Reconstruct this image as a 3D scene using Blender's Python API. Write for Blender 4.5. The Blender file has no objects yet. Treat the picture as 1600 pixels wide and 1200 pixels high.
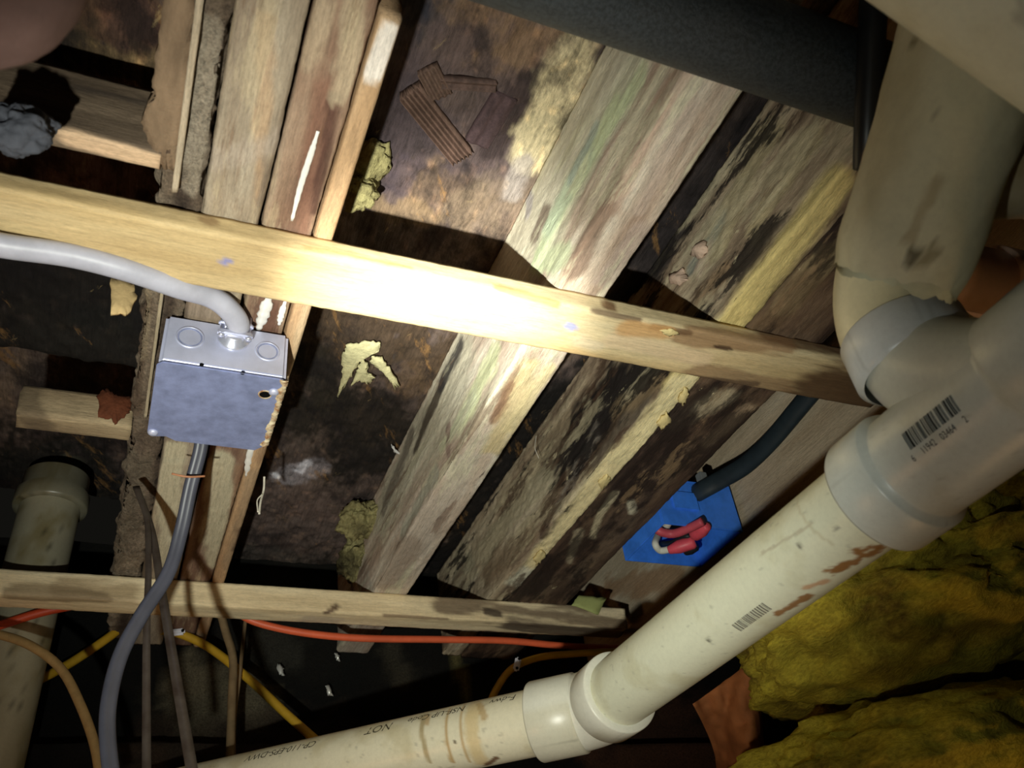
import bpy, bmesh, math, random
import numpy as np
from mathutils import Vector, Matrix, noise as mnoise

# ------------------------------------------------------------------ camera
# world: x across the joists, y along them (away from the photographer), z up; camera at the origin
F_PX = 1351.0
Yc = np.array([81 - 800., 1758 - 600., F_PX]); Yc /= np.linalg.norm(Yc)
Xc = np.array([4241 - 800., 1160 - 600., F_PX]); Xc /= np.linalg.norm(Xc)
Xc -= Yc * (Xc @ Yc); Xc /= np.linalg.norm(Xc)
Zc = np.cross(Xc, Yc)
M = np.stack([Xc, Yc, Zc])                       # world = M @ (right, down, forward)
scene = bpy.context.scene
C = scene.collection
cam_d = bpy.data.cameras.new('camera'); cam = bpy.data.objects.new('camera', cam_d); C.objects.link(cam)
cam_d.sensor_width = 36; cam_d.lens = F_PX / 1600 * 36; cam_d.clip_start = .01
r_, d_, f_ = M[:, 0], M[:, 1], M[:, 2]
cam.matrix_world = Matrix(((r_[0], -d_[0], -f_[0], 0), (r_[1], -d_[1], -f_[1], 0), (r_[2], -d_[2], -f_[2], 0), (0, 0, 0, 1)))
cam_d.dof.use_dof = True; cam_d.dof.focus_distance = .85; cam_d.dof.aperture_fstop = 12.5
scene.camera = cam

# ------------------------------------------------------------------ light
scene.view_settings.view_transform = 'Standard'; scene.view_settings.look = 'None'
scene.view_settings.exposure = 0.0; scene.view_settings.gamma = 1.0
scene.view_settings.use_curve_mapping = False
world = bpy.data.worlds.new('world'); scene.world = world; world.use_nodes = True
world.node_tree.nodes['Background'].inputs[0].default_value = (.9, .85, .7, 1)
world.node_tree.nodes['Background'].inputs[1].default_value = .006

def spot(name, loc, target, watt, size, blend, col, radius):
    l = bpy.data.lights.new(name, 'SPOT'); l.energy = watt; l.spot_size = math.radians(size); l.spot_blend = blend
    l.color = col; l.shadow_soft_size = radius
    o = bpy.data.objects.new(name, l); C.objects.link(o); o.location = loc
    o.rotation_euler = (Vector(target) - Vector(loc)).to_track_quat('-Z', 'Y').to_euler(); return o
FLASH = (-.07, .124, -.080)                       # hand torch held out in front of the camera
spot('torch_beam', FLASH, (.185, .475, .48), 88, 23, 1.0, (1, 1, .90), .007)
spot('torch_spill', FLASH, (.175, .60, .48), 28, 74, 1.0, (.98, 1, .88), .007)
spot('torch_scatter', FLASH, (.17, .56, .48), 1.45, 170, 1.0, (.96, 1, .90), .007)
def point(name, loc, watt, col, radius):
    l = bpy.data.lights.new(name, 'POINT'); l.energy = watt; l.color = col; l.shadow_soft_size = radius
    o = bpy.data.objects.new(name, l); C.objects.link(o); o.location = loc; return o
point('work_lamp', (.52, .42, -.24), .7, (1, .58, .25), .03)      # warm lamp low on the ground, out of frame

point('far_lamp', (-.24, .72, -.14), 1.3, (1, .5, .2), .03)       # second warm bulb, low on the left

# ------------------------------------------------------------------ helpers
def ray(px): return M @ np.array([px[0] - 800., px[1] - 600., F_PX])
def on(px, axis, val): d = ray(px); return d * val / d[axis]
def dep(x, y, d): return ray((x, y)) / F_PX * d
def atY(x, y, Y): return on((x, y), 1, Y)
def atZ(x, y, Z): return on((x, y), 2, Z)
def atX(x, y, X): return on((x, y), 0, X)

def lin(c):
    c = np.asarray(c, float) / 255.
    return np.where(c <= .04045, c / 12.92, ((c + .055) / 1.055) ** 2.4)
_T = {}
def vn(x, y, seed):
    if seed not in _T: _T[seed] = np.random.RandomState(seed).rand(256, 256)
    T = _T[seed]; xi = np.floor(x).astype(int); yi = np.floor(y).astype(int); fx = x - xi; fy = y - yi
    fx = fx * fx * (3 - 2 * fx); fy = fy * fy * (3 - 2 * fy)
    a = T[xi & 255, yi & 255]; b = T[(xi + 1) & 255, yi & 255]; c = T[xi & 255, (yi + 1) & 255]; d = T[(xi + 1) & 255, (yi + 1) & 255]
    return (a + (b - a) * fx) * (1 - fy) + (c + (d - c) * fx) * fy
def fbm(x, y, seed=0, o=4):
    s = 0; a = .5; t = 0
    for k in range(o):
        s = s + a * vn(x * 2 ** k, y * 2 ** k, seed + k * 7); t += a; a *= .55
    return s / t
def sst(a, b, x): t = np.clip((x - a) / (b - a), 0, 1); return t * t * (3 - 2 * t)

def tag(o, label=None, cat=None, group=None, kind=None):
    if label: o['label'] = label
    if cat: o['category'] = cat
    if group: o['group'] = group
    if kind: o['kind'] = kind
    return o
def empty(name, loc=(0, 0, 0)):
    o = bpy.data.objects.new(name, None); o.empty_display_size = .02; C.objects.link(o); o.location = loc; return o
def link(name, me, mat=None, parent=None, smooth=True):
    o = bpy.data.objects.new(name, me); C.objects.link(o)
    if mat: me.materials.append(mat)
    if smooth: me.polygons.foreach_set('use_smooth', [True] * len(me.polygons))
    if parent:
        o.parent = parent; o.matrix_parent_inverse = Matrix.Translation(-Vector(parent.location)) if parent.type == 'EMPTY' else Matrix()
    return o
def paint_attr(me, col):
    a = me.color_attributes.new('paint', 'FLOAT_COLOR', 'POINT')
    rgba = np.ones((len(me.vertices), 4), np.float32); rgba[:len(col), :3] = col[:, :3]
    if col.shape[1] > 3: rgba[:len(col), 3] = col[:, 3]
    a.data.foreach_set('color', rgba.ravel())
def mesh(name, V, F):
    me = bpy.data.meshes.new(name); me.from_pydata([tuple(v) for v in V], [], F); me.validate(); me.update(); return me
def grid_mesh(name, P, wrap=False, extra=None):
    """P: (n,m,3) points -> quad mesh built with numpy"""
    n, m = P.shape[:2]; idx = np.arange(n * m).reshape(n, m)
    if wrap: idx = np.concatenate([idx, idx[:, :1]], 1)
    q = np.stack([idx[:-1, :-1], idx[:-1, 1:], idx[1:, 1:], idx[1:, :-1]], -1).reshape(-1, 4)
    polys = [q.ravel()]; sizes = [np.full(len(q), 4)]
    for e in (extra or []): polys.append(np.array(e)); sizes.append(np.array([len(e)]))
    loops = np.concatenate(polys); sz = np.concatenate(sizes)
    me = bpy.data.meshes.new(name); me.vertices.add(n * m); me.vertices.foreach_set('co', P.astype(np.float32).ravel())
    me.loops.add(len(loops)); me.loops.foreach_set('vertex_index', loops.astype(np.int32))
    me.polygons.add(len(sz)); me.polygons.foreach_set('loop_start', np.concatenate([[0], np.cumsum(sz)[:-1]]).astype(np.int32))
    me.update(calc_edges=True); me.validate(); return me

# ------------------------------------------------------------------ materials
def base_mat(name, rough=.7, spec=.3):
    m = bpy.data.materials.new(name); m.use_nodes = True; nt = m.node_tree; b = nt.nodes['Principled BSDF']
    b.inputs['Roughness'].default_value = rough; b.inputs['Specular IOR Level'].default_value = spec
    return m, nt, b
def nd(nt, t, **kw):
    n = nt.nodes.new(t)
    for k, v in kw.items(): setattr(n, k, v)
    return n
def noise_node(nt, co, scale, detail, rough=.6, stretch=(1, 1, 1)):
    mp = nd(nt, 'ShaderNodeMapping'); mp.inputs['Scale'].default_value = stretch; nt.links.new(co, mp.inputs['Vector'])
    n = nd(nt, 'ShaderNodeTexNoise'); n.inputs['Scale'].default_value = scale; n.inputs['Detail'].default_value = detail
    n.inputs['Roughness'].default_value = rough; nt.links.new(mp.outputs[0], n.inputs['Vector']); return n.outputs['Fac']
def ramp(nt, fac, stops):
    r = nd(nt, 'ShaderNodeValToRGB'); e = r.color_ramp.elements
    while len(e) < len(stops): e.new(.5)
    for i, (p, c) in enumerate(stops): e[i].position = p; e[i].color = (*c, 1)
    nt.links.new(fac, r.inputs[0]); return r.outputs['Color']
def mixc(nt, typ, fac, a, b):
    n = nd(nt, 'ShaderNodeMixRGB', blend_type=typ)
    for s, v in ((0, fac), (1, a), (2, b)):
        if hasattr(v, 'is_linked') or hasattr(v, 'links'): nt.links.new(v, n.inputs[s])
        elif s == 0: n.inputs[0].default_value = v
        else: n.inputs[s].default_value = (*v, 1)
    return n.outputs[0]
def bump(nt, b, h, strength, dist=.002):
    n = nd(nt, 'ShaderNodeBump'); n.inputs['Strength'].default_value = strength; n.inputs['Distance'].default_value = dist
    nt.links.new(h, n.inputs['Height']); nt.links.new(n.outputs[0], b.inputs['Normal'])

def painted(name, grain='Y', amp=.30, rough=.75, spec=.25, fine=1.0, bumpk=.5, layers=()):
    """reads the colour attribute (stains, mould, wear, a little painted light and shade) and adds fine grain"""
    m, nt, b = base_mat(name, rough, spec)
    at = nd(nt, 'ShaderNodeVertexColor', layer_name='paint').outputs['Color']
    co = nd(nt, 'ShaderNodeTexCoord').outputs['Object']
    st = {'Y': (1, .07, 1), 'X': (.07, 1, 1), 'Z': (1, 1, .07), None: (1, 1, 1)}[grain]
    n1 = noise_node(nt, co, 420 * fine, 6, .72, st)
    n2 = noise_node(nt, co, 640 * fine, 5, .78, tuple(math.sqrt(s) for s in st))
    k1 = ramp(nt, n1, [(.28, (1 - amp,) * 3), (.5, (1, 1, 1)), (.72, (1 + amp * .6,) * 3)])
    k2 = ramp(nt, n2, [(.30, (1 - amp * .8,) * 3), (.5, (1, 1, 1)), (.70, (1 + amp * .55,) * 3)])
    c = at; vc = nt.nodes['Color Attribute'] if 'Color Attribute' in nt.nodes else [n for n in nt.nodes if n.bl_idname == 'ShaderNodeVertexColor'][0]
    for lc, sc, stt, lo_, hi_, stg, off in layers:      # crisp mould / fibre patches; alpha of the paint keeps clean places clean
        mp = nd(nt, 'ShaderNodeMapping'); mp.inputs['Location'].default_value = (off, off * .7, off * .3); mp.inputs['Rotation'].default_value = (0, 0, stt[3] if len(stt) > 3 else 0)
        nt.links.new(co, mp.inputs['Vector'])
        f = noise_node(nt, mp.outputs[0], sc, 9, .68, stt[:3]); k = ramp(nt, f, [(lo_, (0, 0, 0)), (hi_, (stg,) * 3)])
        mm = nd(nt, 'ShaderNodeMath', operation='MULTIPLY'); nt.links.new(k, mm.inputs[0]); nt.links.new(vc.outputs['Alpha'], mm.inputs[1])
        c = mixc(nt, 'MIX', mm.outputs[0], c, tuple(lin(lc)))
    c = mixc(nt, 'MULTIPLY', 1.0, c, k1); c = mixc(nt, 'MULTIPLY', 1.0, c, k2)
    nt.links.new(c, b.inputs['Base Color'])
    h = nd(nt, 'ShaderNodeMath', operation='ADD'); nt.links.new(n1, h.inputs[0]); nt.links.new(n2, h.inputs[1])
    bump(nt, b, h.outputs[0], bumpk, .0025)
    return m
def plain(name, col, rough=.5, spec=.4, amp=.2, scale=60, metal=0., bumpk=0., detail=5, col2=None, stretch=(1, 1, 1)):
    m, nt, b = base_mat(name, rough, spec); co = nd(nt, 'ShaderNodeTexCoord').outputs['Object']
    n = noise_node(nt, co, scale, detail, .65, stretch); c = lin(col)
    c2 = lin(col2) if col2 is not None else c * (1 - amp)
    nt.links.new(ramp(nt, n, [(.35, tuple(c2)), (.62, tuple(c))]), b.inputs['Base Color'])
    b.inputs['Metallic'].default_value = metal
    if bumpk: bump(nt, b, noise_node(nt, co, scale * 3, 4), bumpk)
    return m
MW = {'Y': painted('weathered_wood_along_joists', 'Y'), 'X': painted('weathered_wood_across', 'X', amp=.35, bumpk=.35),
      'clean': painted('clean_pine', 'X', amp=.22, bumpk=.2, rough=.6)}
M_ROT = painted('rotted_deck', 'Y', amp=.45, fine=.6, bumpk=.6, rough=.85, layers=[((24, 20, 22), 11, (1, .55, 1, .5), .50, .60, .75, 3.1), ((150, 112, 66), 34, (1, .22, 1, .55), .60, .66, .55, 7.7), ((176, 152, 108), 60, (1, .3, 1, -.4), .66, .72, .5, 1.9)])
M_J2 = painted('moulded_joist', 'Y', layers=[((212, 208, 178), 30, (1, .16, 1), .54, .60, .55, 2.2), ((112, 84, 66), 36, (1, .12, 1), .59, .63, .6, 5.5), ((70, 58, 52), 60, (1, .2, 1), .66, .69, .8, 8.1)])
M_J3 = painted('black_mould_joist', 'Y', layers=[((202, 190, 158), 26, (1, .2, 1), .52, .58, .6, 4.2), ((84, 64, 50), 22, (1, .2, 1), .54, .59, .8, 1.5), ((30, 25, 24), 20, (1, .22, 1), .555, .59, .9, 9.5), ((216, 204, 168), 60, (1, .35, 1), .64, .67, .8, 6.6)])
M_J3B = painted('dark_nailer', 'Y', layers=[((38, 28, 24), 18, (1, .3, 1), .50, .56, .8, 2.5), ((150, 124, 94), 26, (1, .25, 1), .60, .64, .6, 6.1), ((210, 196, 156), 44, (1, .5, 1), .68, .70, .9, 3.3)])
M_JA = painted('old_joist', 'Y', layers=[((196, 178, 146), 40, (1, .12, 1), .55, .62, .5, 3.0), ((112, 84, 62), 40, (1, .10, 1), .58, .63, .5, 7.0)])
M_CRUMB = painted('crumbled_wood', None, amp=.55, fine=.7, bumpk=1.0, rough=.9)
M_PVC = painted('pvc_plastic', None, amp=.06, fine=.5, bumpk=.04, rough=.33, spec=.5)

# ------------------------------------------------------------------ painting
def grain_base(u, y, pal, seed, gu=55., gy=5.):
    """pal: list of sRGB colours blended by stretched noise"""
    n = fbm(u * gu, y * gy, seed, 5); n = np.clip((n - .22) / .56, 0, .999) * (len(pal) - 1)
    L = np.array([lin(c) for c in pal]); i = np.floor(n).astype(int); f = (n - i)[..., None]
    return L[i] * (1 - f) + L[np.minimum(i + 1, len(pal) - 1)] * f
def strokes(col, u, y, items, seed, gu=60., gy=12.):
    """items: (p, q, radius, colour, strength[, warp]) in surface coordinates; edges are broken up by noise"""
    for k, it in enumerate(items):
        (u0, y0), (u1, y1), r, c, s = it[:5]; w = it[5] if len(it) > 5 else .7
        du, dy = u1 - u0, y1 - y0; L2 = du * du + dy * dy + 1e-12
        t = np.clip(((u - u0) * du + (y - y0) * dy) / L2, 0, 1)
        d = np.hypot(u - u0 - t * du, y - y0 - t * dy)
        n = fbm(u * gu, y * gy, seed + 31 * k, 4) - .5; n2 = fbm(u * gu * 3, y * gy * 3, seed + 31 * k + 5, 3) - .5
        a = s * sst(1.25, .6, d / r + n * w * 2.0 + n2 * w * 1.2)[..., None]
        col = col * (1 - a) + lin(c) * a
    return col

def plank(name, axis, a0, a1, t0, t1, z0, z1, pal, items=(), seed=1, res=.003, lres=.004, disp=.0012, rag=0., gu=55., gy=5.,
          mat=None, parent=None, zfun=None, endrag=.002, sgy=12., clean=(), desat=.16):
    """a board lying along `axis`: near side face, underside and far side as one closed loft; items use photo pixels
    that are cast onto whichever of its faces they hit"""
    h, w = z1 - z0, t1 - t0; c0 = min(.003, w * .2, h * .2)
    us = np.concatenate([np.linspace(-h, -c0, max(3, int(h / res))), np.linspace(-c0, c0, 5)[1:-1],
                         np.linspace(c0, w - c0, max(3, int(w / res))), np.linspace(w - c0, w + c0, 5)[1:-1],
                         np.linspace(w + c0, w + h, max(3, int(h / res)))])
    ya = np.linspace(a0, a1, max(4, int((a1 - a0) / lres)))
    U, Yv = np.meshgrid(us, ya)                       # (na, nu)
    T = t0 + np.clip(U, 0, w); Z = z0 + np.where(U < 0, -U, np.where(U > w, U - w, 0))
    nt_ = np.where(U < 0, -1., np.where(U > w, 1., 0.)); nz = np.where((U >= 0) & (U <= w), -1., 0.)
    rd = c0                                            # rounded arrises
    for e, s in ((0., 1.), (w, -1.)):
        k = np.clip(1 - np.abs(U - e) / rd, 0, 1); T = T + s * k * rd * .35; Z = Z + k * rd * .35
    D = (fbm(U * 70, Yv * 9, seed + 3, 5) - .5) * 2 * disp + (fbm(U * 260, Yv * 160, seed + 4, 3) - .5) * disp
    if rag: D = D + rag * (fbm(U * 60, Yv * 45, seed + 9, 5) - .5) * 2
    T = T + nt_ * D; Z = Z + nz * D
    A = Yv + ((fbm(U * 90, Yv * 0, seed + 8, 3) - .5) * 2 * endrag) * (np.where(Yv == ya[0], 1, 0) + np.where(Yv == ya[-1], 1, 0))
    if zfun is not None: Z = Z + zfun(A, T)
    P = np.stack([A, T, Z], -1) if axis == 'X' else np.stack([T, A, Z], -1)
    nu = len(us); na = len(ya); last = (na - 1) * nu
    extra = [list(range(nu)), list(range(last + nu - 1, last - 1, -1))]
    for i in range(na - 1): extra.append([i * nu, (i + 1) * nu, (i + 1) * nu + nu - 1, i * nu + nu - 1][::-1])
    me = grid_mesh(name, P, extra=extra)
    ti, ai = (1, 0) if axis == 'X' else (0, 1)
    def hit(px):
        p = on(px, 2, z0)
        if p[ti] >= t0 and p[ti] <= t1: return p[ti] - t0, p[ai]
        if p[ti] > t1 and t1 < 0: q = on(px, ti, t1); return w + q[2] - z0, q[ai]
        if p[ti] < t0 and t0 > 0: q = on(px, ti, t0); return -(q[2] - z0), q[ai]
        return p[ti] - t0, p[ai]
    col = grain_base(U, Yv, pal, seed, gu, gy)
    its = [(hit(i[0]), hit(i[1])) + tuple(i[2:]) for i in items]
    col = strokes(col, U, Yv, its, seed + 100, gy=sgy)
    g = col @ np.array([.3, .55, .15]); col = col * (1 - desat) + g[..., None] * desat
    al = np.ones(U.shape + (1,))
    for i in clean: al = strokes(al, U, Yv, [(hit(i[0]), hit(i[1]), i[2], (0, 0, 0), 1., i[3])], seed + 300, gy=sgy)[..., :1]
    paint_attr(me, np.concatenate([col, al], -1).reshape(-1, 4))
    bm = bmesh.new(); bm.from_mesh(me); bmesh.ops.recalc_face_normals(bm, faces=bm.faces); bm.to_mesh(me); bm.free()
    return link(name, me, mat or MW['Y'], parent)

def smooth_path(pts, n=10):
    p = [np.asarray(q, float) for q in pts]
    if len(p) < 3: return np.array([p[0] + (p[-1] - p[0]) * t for t in np.linspace(0, 1, n)])
    p = [2 * p[0] - p[1]] + p + [2 * p[-1] - p[-2]]; out = []
    for i in range(1, len(p) - 2):
        for t in np.linspace(0, 1, n, endpoint=False):
            a, b, c, d = p[i - 1], p[i], p[i + 1], p[i + 2]
            out.append(.5 * (2 * b + (c - a) * t + (2 * a - 5 * b + 4 * c - d) * t * t + (3 * b - a - 3 * c + d) * t ** 3))
    out.append(p[-2]); return np.array(out)
def frames(path, up):
    t = np.gradient(path, axis=0); t /= np.linalg.norm(t, axis=1)[:, None]
    N = []; n = np.asarray(up, float)
    for k in range(len(path)):
        n = n - t[k] * (n @ t[k]); n = n / np.linalg.norm(n); N.append(n)
    N = np.array(N); return t, N, np.cross(t, N)
def sweep(name, path, prof, mat, parent=None, up=(0, 0, 1), scale=None, caps=True, paint=None):
    """prof: (k,2) closed profile in metres; swept along path"""
    path = np.asarray(path, float); t, N, B = frames(path, up); prof = np.asarray(prof, float)
    s = np.ones(len(path)) if scale is None else np.asarray(scale)
    P = path[:, None] + s[:, None, None] * (prof[None, :, :1] * B[:, None] + prof[None, :, 1:] * N[:, None])
    k = len(prof); L = (len(path) - 1) * k
    me = grid_mesh(name, P, wrap=True, extra=[list(range(k))[::-1], list(range(L, L + k))] if caps else None)
    if paint is not None: paint_attr(me, paint(P).reshape(-1, 3))
    bm = bmesh.new(); bm.from_mesh(me); bmesh.ops.recalc_face_normals(bm, faces=bm.faces); bm.to_mesh(me); bm.free()
    return link(name, me, mat, parent)
def circ(r, k=16, ry=None):
    a = np.linspace(0, 2 * math.pi, k, endpoint=False); return np.stack([r * np.cos(a), (ry or r) * np.sin(a)], 1)
def cable(name, pts, r, mat, parent=None, n=10, ry=None, up=(0, 0, 1), k=14):
    return sweep(name, smooth_path(pts, n), circ(r, k, ry), mat, parent, up)
def box(name, lo, hi, mat, parent=None, bev=.001, xf=None):
    bm = bmesh.new(); bmesh.ops.create_cube(bm, size=1); lo = np.array(lo); hi = np.array(hi)
    for v in bm.verts: v.co = Vector((lo + hi) / 2 + np.array(v.co) * (hi - lo))
    if bev: bmesh.ops.bevel(bm, geom=bm.edges[:], offset=bev, segments=2, affect='EDGES')
    if xf is not None: bmesh.ops.transform(bm, matrix=xf, verts=bm.verts)
    me = bpy.data.meshes.new(name); bm.to_mesh(me); bm.free(); return link(name, me, mat, parent, smooth=False)
def basis(axis, toward):
    a = np.asarray(axis, float); a = a / np.linalg.norm(a); e = np.asarray(toward, float); e = e - a * (e @ a); e /= np.linalg.norm(e)
    return a, e, np.cross(a, e)
def lathe(name, origin, axis, prof, mat, parent=None, k=64, toward=None, paint=None, seed=0, caps=False):
    """prof: (distance along axis, radius) pairs; angle 0 faces `toward`"""
    o = np.asarray(origin, float); a, e, b = basis(axis, -o if toward is None else toward)
    an = np.linspace(0, 2 * math.pi, k, endpoint=False); pr = np.asarray(prof, float)
    P = o + pr[:, 0, None, None] * a + pr[:, 1, None, None] * (np.cos(an)[None, :, None] * e + np.sin(an)[None, :, None] * b)
    L = (len(pr) - 1) * k
    me = grid_mesh(name, P, wrap=True, extra=[list(range(k)), list(range(L, L + k))] if caps else None)
    aa = (an + math.pi) % (2 * math.pi) - math.pi
    Tm, Am = np.meshgrid(pr[:, 0], aa, indexing='ij')
    if paint is not None: paint_attr(me, paint(Tm, Am).reshape(-1, 3))
    bm = bmesh.new(); bm.from_mesh(me); bmesh.ops.recalc_face_normals(bm, faces=bm.faces); bm.to_mesh(me); bm.free()
    return link(name, me, mat, parent)
def blob(name, c, rad, mat, amp=.25, freq=4., seed=0, sub=5, rot=None, parent=None, oct=5):
    bm = bmesh.new(); bmesh.ops.create_icosphere(bm, subdivisions=sub, radius=1)
    off = Vector((seed * 3.7, seed * 1.3, seed * 2.1)); R = rot or Matrix()
    for v in bm.verts:
        n = v.co.normalized(); k = mnoise.fractal(n * freq + off, .8, 2.1, oct); k2 = mnoise.fractal(n * freq * .35 + off, 1., 2., 2)
        v.co = R @ Vector([n[i] * rad[i] * (1 + amp * k + amp * 1.2 * k2) for i in range(3)]) + Vector(c)
    me = bpy.data.meshes.new(name); bm.to_mesh(me); bm.free(); return link(name, me, mat, parent)
def flake(name, pts, thick, mat, parent=None, seed=0, jag=.0012, curl=0., nrm=None):
    """ragged thin piece: 3-D outline, jagged, domed centre and real thickness"""
    P = [np.asarray(p, float) for p in pts]; rng = np.random.RandomState(seed); o = []
    for i in range(len(P)):
        a, b = P[i], P[(i + 1) % len(P)]
        for t in np.linspace(0, 1, 6, endpoint=False): o.append(a + (b - a) * t + rng.normal(0, jag, 3) * .8)
    o = np.array(o); c = o.mean(0); n = np.asarray(nrm, float) if nrm is not None else np.cross(P[1] - P[0], P[2] - P[0]); n = n / np.linalg.norm(n)
    if n @ c > 0: n = -n
    K = len(o); sm = sum(np.roll(o, k, 0) for k in range(-4, 5)) / 9; rings = [o, c + (sm - c) * .70 + n * curl * .6, c + (sm - c) * .33 + n * curl]
    V = np.concatenate(rings + [[c + n * curl * 1.1]]); m = len(V); V = np.concatenate([V, V - n * thick]); Fs = []
    for q in range(2):
        b = q * m
        for r in range(2):
            for i in range(K):
                j = (i + 1) % K; f = [b + r * K + i, b + r * K + j, b + (r + 1) * K + j, b + (r + 1) * K + i]; Fs.append(f if q == 0 else f[::-1])
        for i in range(K): f = [b + 2 * K + i, b + 2 * K + (i + 1) % K, b + 3 * K]; Fs.append(f if q == 0 else f[::-1])
    for i in range(K): j = (i + 1) % K; Fs.append([i, m + i, m + j, j])
    me = mesh(name, V, Fs); bm = bmesh.new(); bm.from_mesh(me); bmesh.ops.recalc_face_normals(bm, faces=bm.faces); bm.to_mesh(me); bm.free()
    return link(name, me, mat, parent)

def wrap_print(name, body, size, origin, axis, radius, t, ang, mat, parent, flip=False, shear=0., toward=None, lift=.00025, xs_=1.):
    """lettering bent round a cylinder: t along the axis, ang round it from the side that faces `toward`"""
    o = np.asarray(origin, float); a, e, b = basis(axis, -o if toward is None else toward)
    if isinstance(body, str):
        cu = bpy.data.curves.new('tmp', 'FONT'); cu.body = body; cu.size = size; cu.shear = shear; cu.resolution_u = 3
        ob = bpy.data.objects.new('tmp', cu); C.objects.link(ob); bpy.context.view_layer.update()
        me0 = bpy.data.meshes.new_from_object(ob.evaluated_get(bpy.context.evaluated_depsgraph_get()))
        V = np.array([v.co[:] for v in me0.vertices]); Fs = [list(p.vertices) for p in me0.polygons]
        bpy.data.objects.remove(ob); bpy.data.curves.remove(cu); bpy.data.meshes.remove(me0)
    else: V, Fs = body
    s = -1 if flip else 1
    tt = t + s * V[:, 0] * xs_; an = ang - s * V[:, 1] / radius
    W = o + tt[:, None] * a + (radius + lift) * (np.cos(an)[:, None] * e + np.sin(an)[:, None] * b)
    return link(name, mesh(name, W, Fs), mat, parent, smooth=False)
def bars(pattern, mod, height, segs=6):
    V = []; Fs = []; i = 0
    while i < len(pattern):
        if pattern[i] == '1':
            j = i
            while j < len(pattern) and pattern[j] == '1': j += 1
            for k in range(segs + 1): V += [(i * mod, height * k / segs, 0), (j * mod, height * k / segs, 0)]
            b = len(V) - 2 * (segs + 1)
            for k in range(segs): Fs.append([b + 2 * k, b + 2 * k + 1, b + 2 * k + 3, b + 2 * k + 2])
            i = j
        else: i += 1
    return np.array(V), Fs

# ------------------------------------------------------------------ the setting
ZJ, ZS = .50, .64                                      # undersides of the joists / of the floor deck
xs = np.concatenate([np.arange(-.9, -.30, .02), np.arange(-.30, .50, .0027), np.arange(.50, 1.4, .02)])
ys = np.concatenate([np.arange(-.5, .16, .02), np.arange(.16, 1.24, .0027)])
XX, YY = np.meshgrid(xs, ys)
ZZ = ZS - .010 * (fbm(XX * 22, YY * 14, 5, 5) - .5) - .006 * (fbm(XX * 90, YY * 60, 6, 4) - .5) - .004 * np.clip(fbm(XX * 60 + YY * 25, YY * 18, 9, 4) - .5, 0, 1)
ZZ = ZZ + .085 * sst(-.033, -.043, XX) * sst(.80, .90, YY)
deck = grid_mesh('ceiling', np.stack([XX, YY, ZZ], -1))
col = grain_base(XX, YY + XX * .3, [(40, 34, 33), (76, 62, 58), (104, 86, 76), (130, 106, 84)], 11, 26, 9)
def S(p, q, r, c, s, w=.7):
    zz = ZS + (.085 if max(p[0], q[0]) < 250 and p[1] > 650 else 0); a = atZ(*p, zz); b = atZ(*q, zz)
    return ((a[0], a[1]), (b[0], b[1]), r, c, s, w)
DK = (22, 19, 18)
deck_items = [
    # bay between the triple joist and the mouldy joist, near part
    S((640, 10), (640, 130), .022, (40, 40, 50), .95), S((610, 160), (600, 220), .016, (38, 36, 42), .9),  # navy stroke paints in the triple beam's shadow on the deck
    S((740, 40), (820, 70), .03, (124, 94, 64), .7), S((700, 90), (760, 110), .02, (128, 98, 70), .5),
    S((690, 150), (790, 220), .07, (82, 66, 66), .85), S((630, 200), (660, 290), .04, (66, 54, 58), .8), S((830, 130), (770, 230), .014, (60, 46, 46), .9),
    S((660, 290), (720, 320), .03, (112, 88, 64), .7), S((740, 330), (820, 290), .03, (140, 118, 92), .5),
    S((890, 100), (835, 240), .024, (216, 196, 146), .9, .5), S((820, 250), (800, 300), .012, (160, 148, 140), .8),
    S((600, 320), (680, 345), .015, (140, 112, 74), .6), S((640, 260), (620, 300), .014, (80, 66, 74), .7),
    # same bay beyond the batten
    S((520, 500), (680, 560), .06, (74, 56, 36), .85, 1.), S((640, 600), (700, 560), .025, (96, 72, 44), .6, 1.),
    S((500, 640), (640, 680), .06, (40, 33, 26), .92), S((480, 560), (520, 620), .03, (44, 38, 28), .85), S((560, 720), (640, 720), .05, (34, 29, 25), .9),
    S((430, 800), (560, 850), .07, (110, 90, 82), .85, 1.), S((450, 745), (490, 730), .02, (150, 142, 150), .8), S((400, 870), (500, 885), .04, (84, 76, 70), .7),
    S((430, 742), (432, 744), .006, (226, 226, 240), .9), S((465, 736), (480, 722), .006, (214, 214, 230), .9),
    # dark sliver of deck beyond the mouldy joist
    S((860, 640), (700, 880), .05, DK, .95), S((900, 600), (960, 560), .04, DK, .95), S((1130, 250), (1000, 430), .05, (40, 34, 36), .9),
    # bay on the left
    S((120, 40), (220, 40), .04, (112, 76, 46), .75, 1.), S((60, 60), (60, 120), .04, (66, 56, 36), .8), S((150, 110), (230, 120), .02, (168, 134, 78), .75, 1.2),
    S((90, 125), (200, 140), .012, (170, 146, 98), .6, 1.), S((200, 20), (230, 60), .02, (92, 60, 48), .7),
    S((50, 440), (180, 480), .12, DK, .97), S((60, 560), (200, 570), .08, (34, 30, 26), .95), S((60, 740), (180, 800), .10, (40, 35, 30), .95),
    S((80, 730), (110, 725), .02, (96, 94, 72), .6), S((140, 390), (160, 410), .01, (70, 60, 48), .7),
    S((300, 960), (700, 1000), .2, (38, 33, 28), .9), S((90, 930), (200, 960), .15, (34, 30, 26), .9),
]
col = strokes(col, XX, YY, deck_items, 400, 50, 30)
gold = fbm(XX * 120, YY * 70, 77, 3); col = col * (1 + (sst(.64, .80, gold) * .55)[..., None] * np.array([1.2, .95, .6]))
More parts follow.
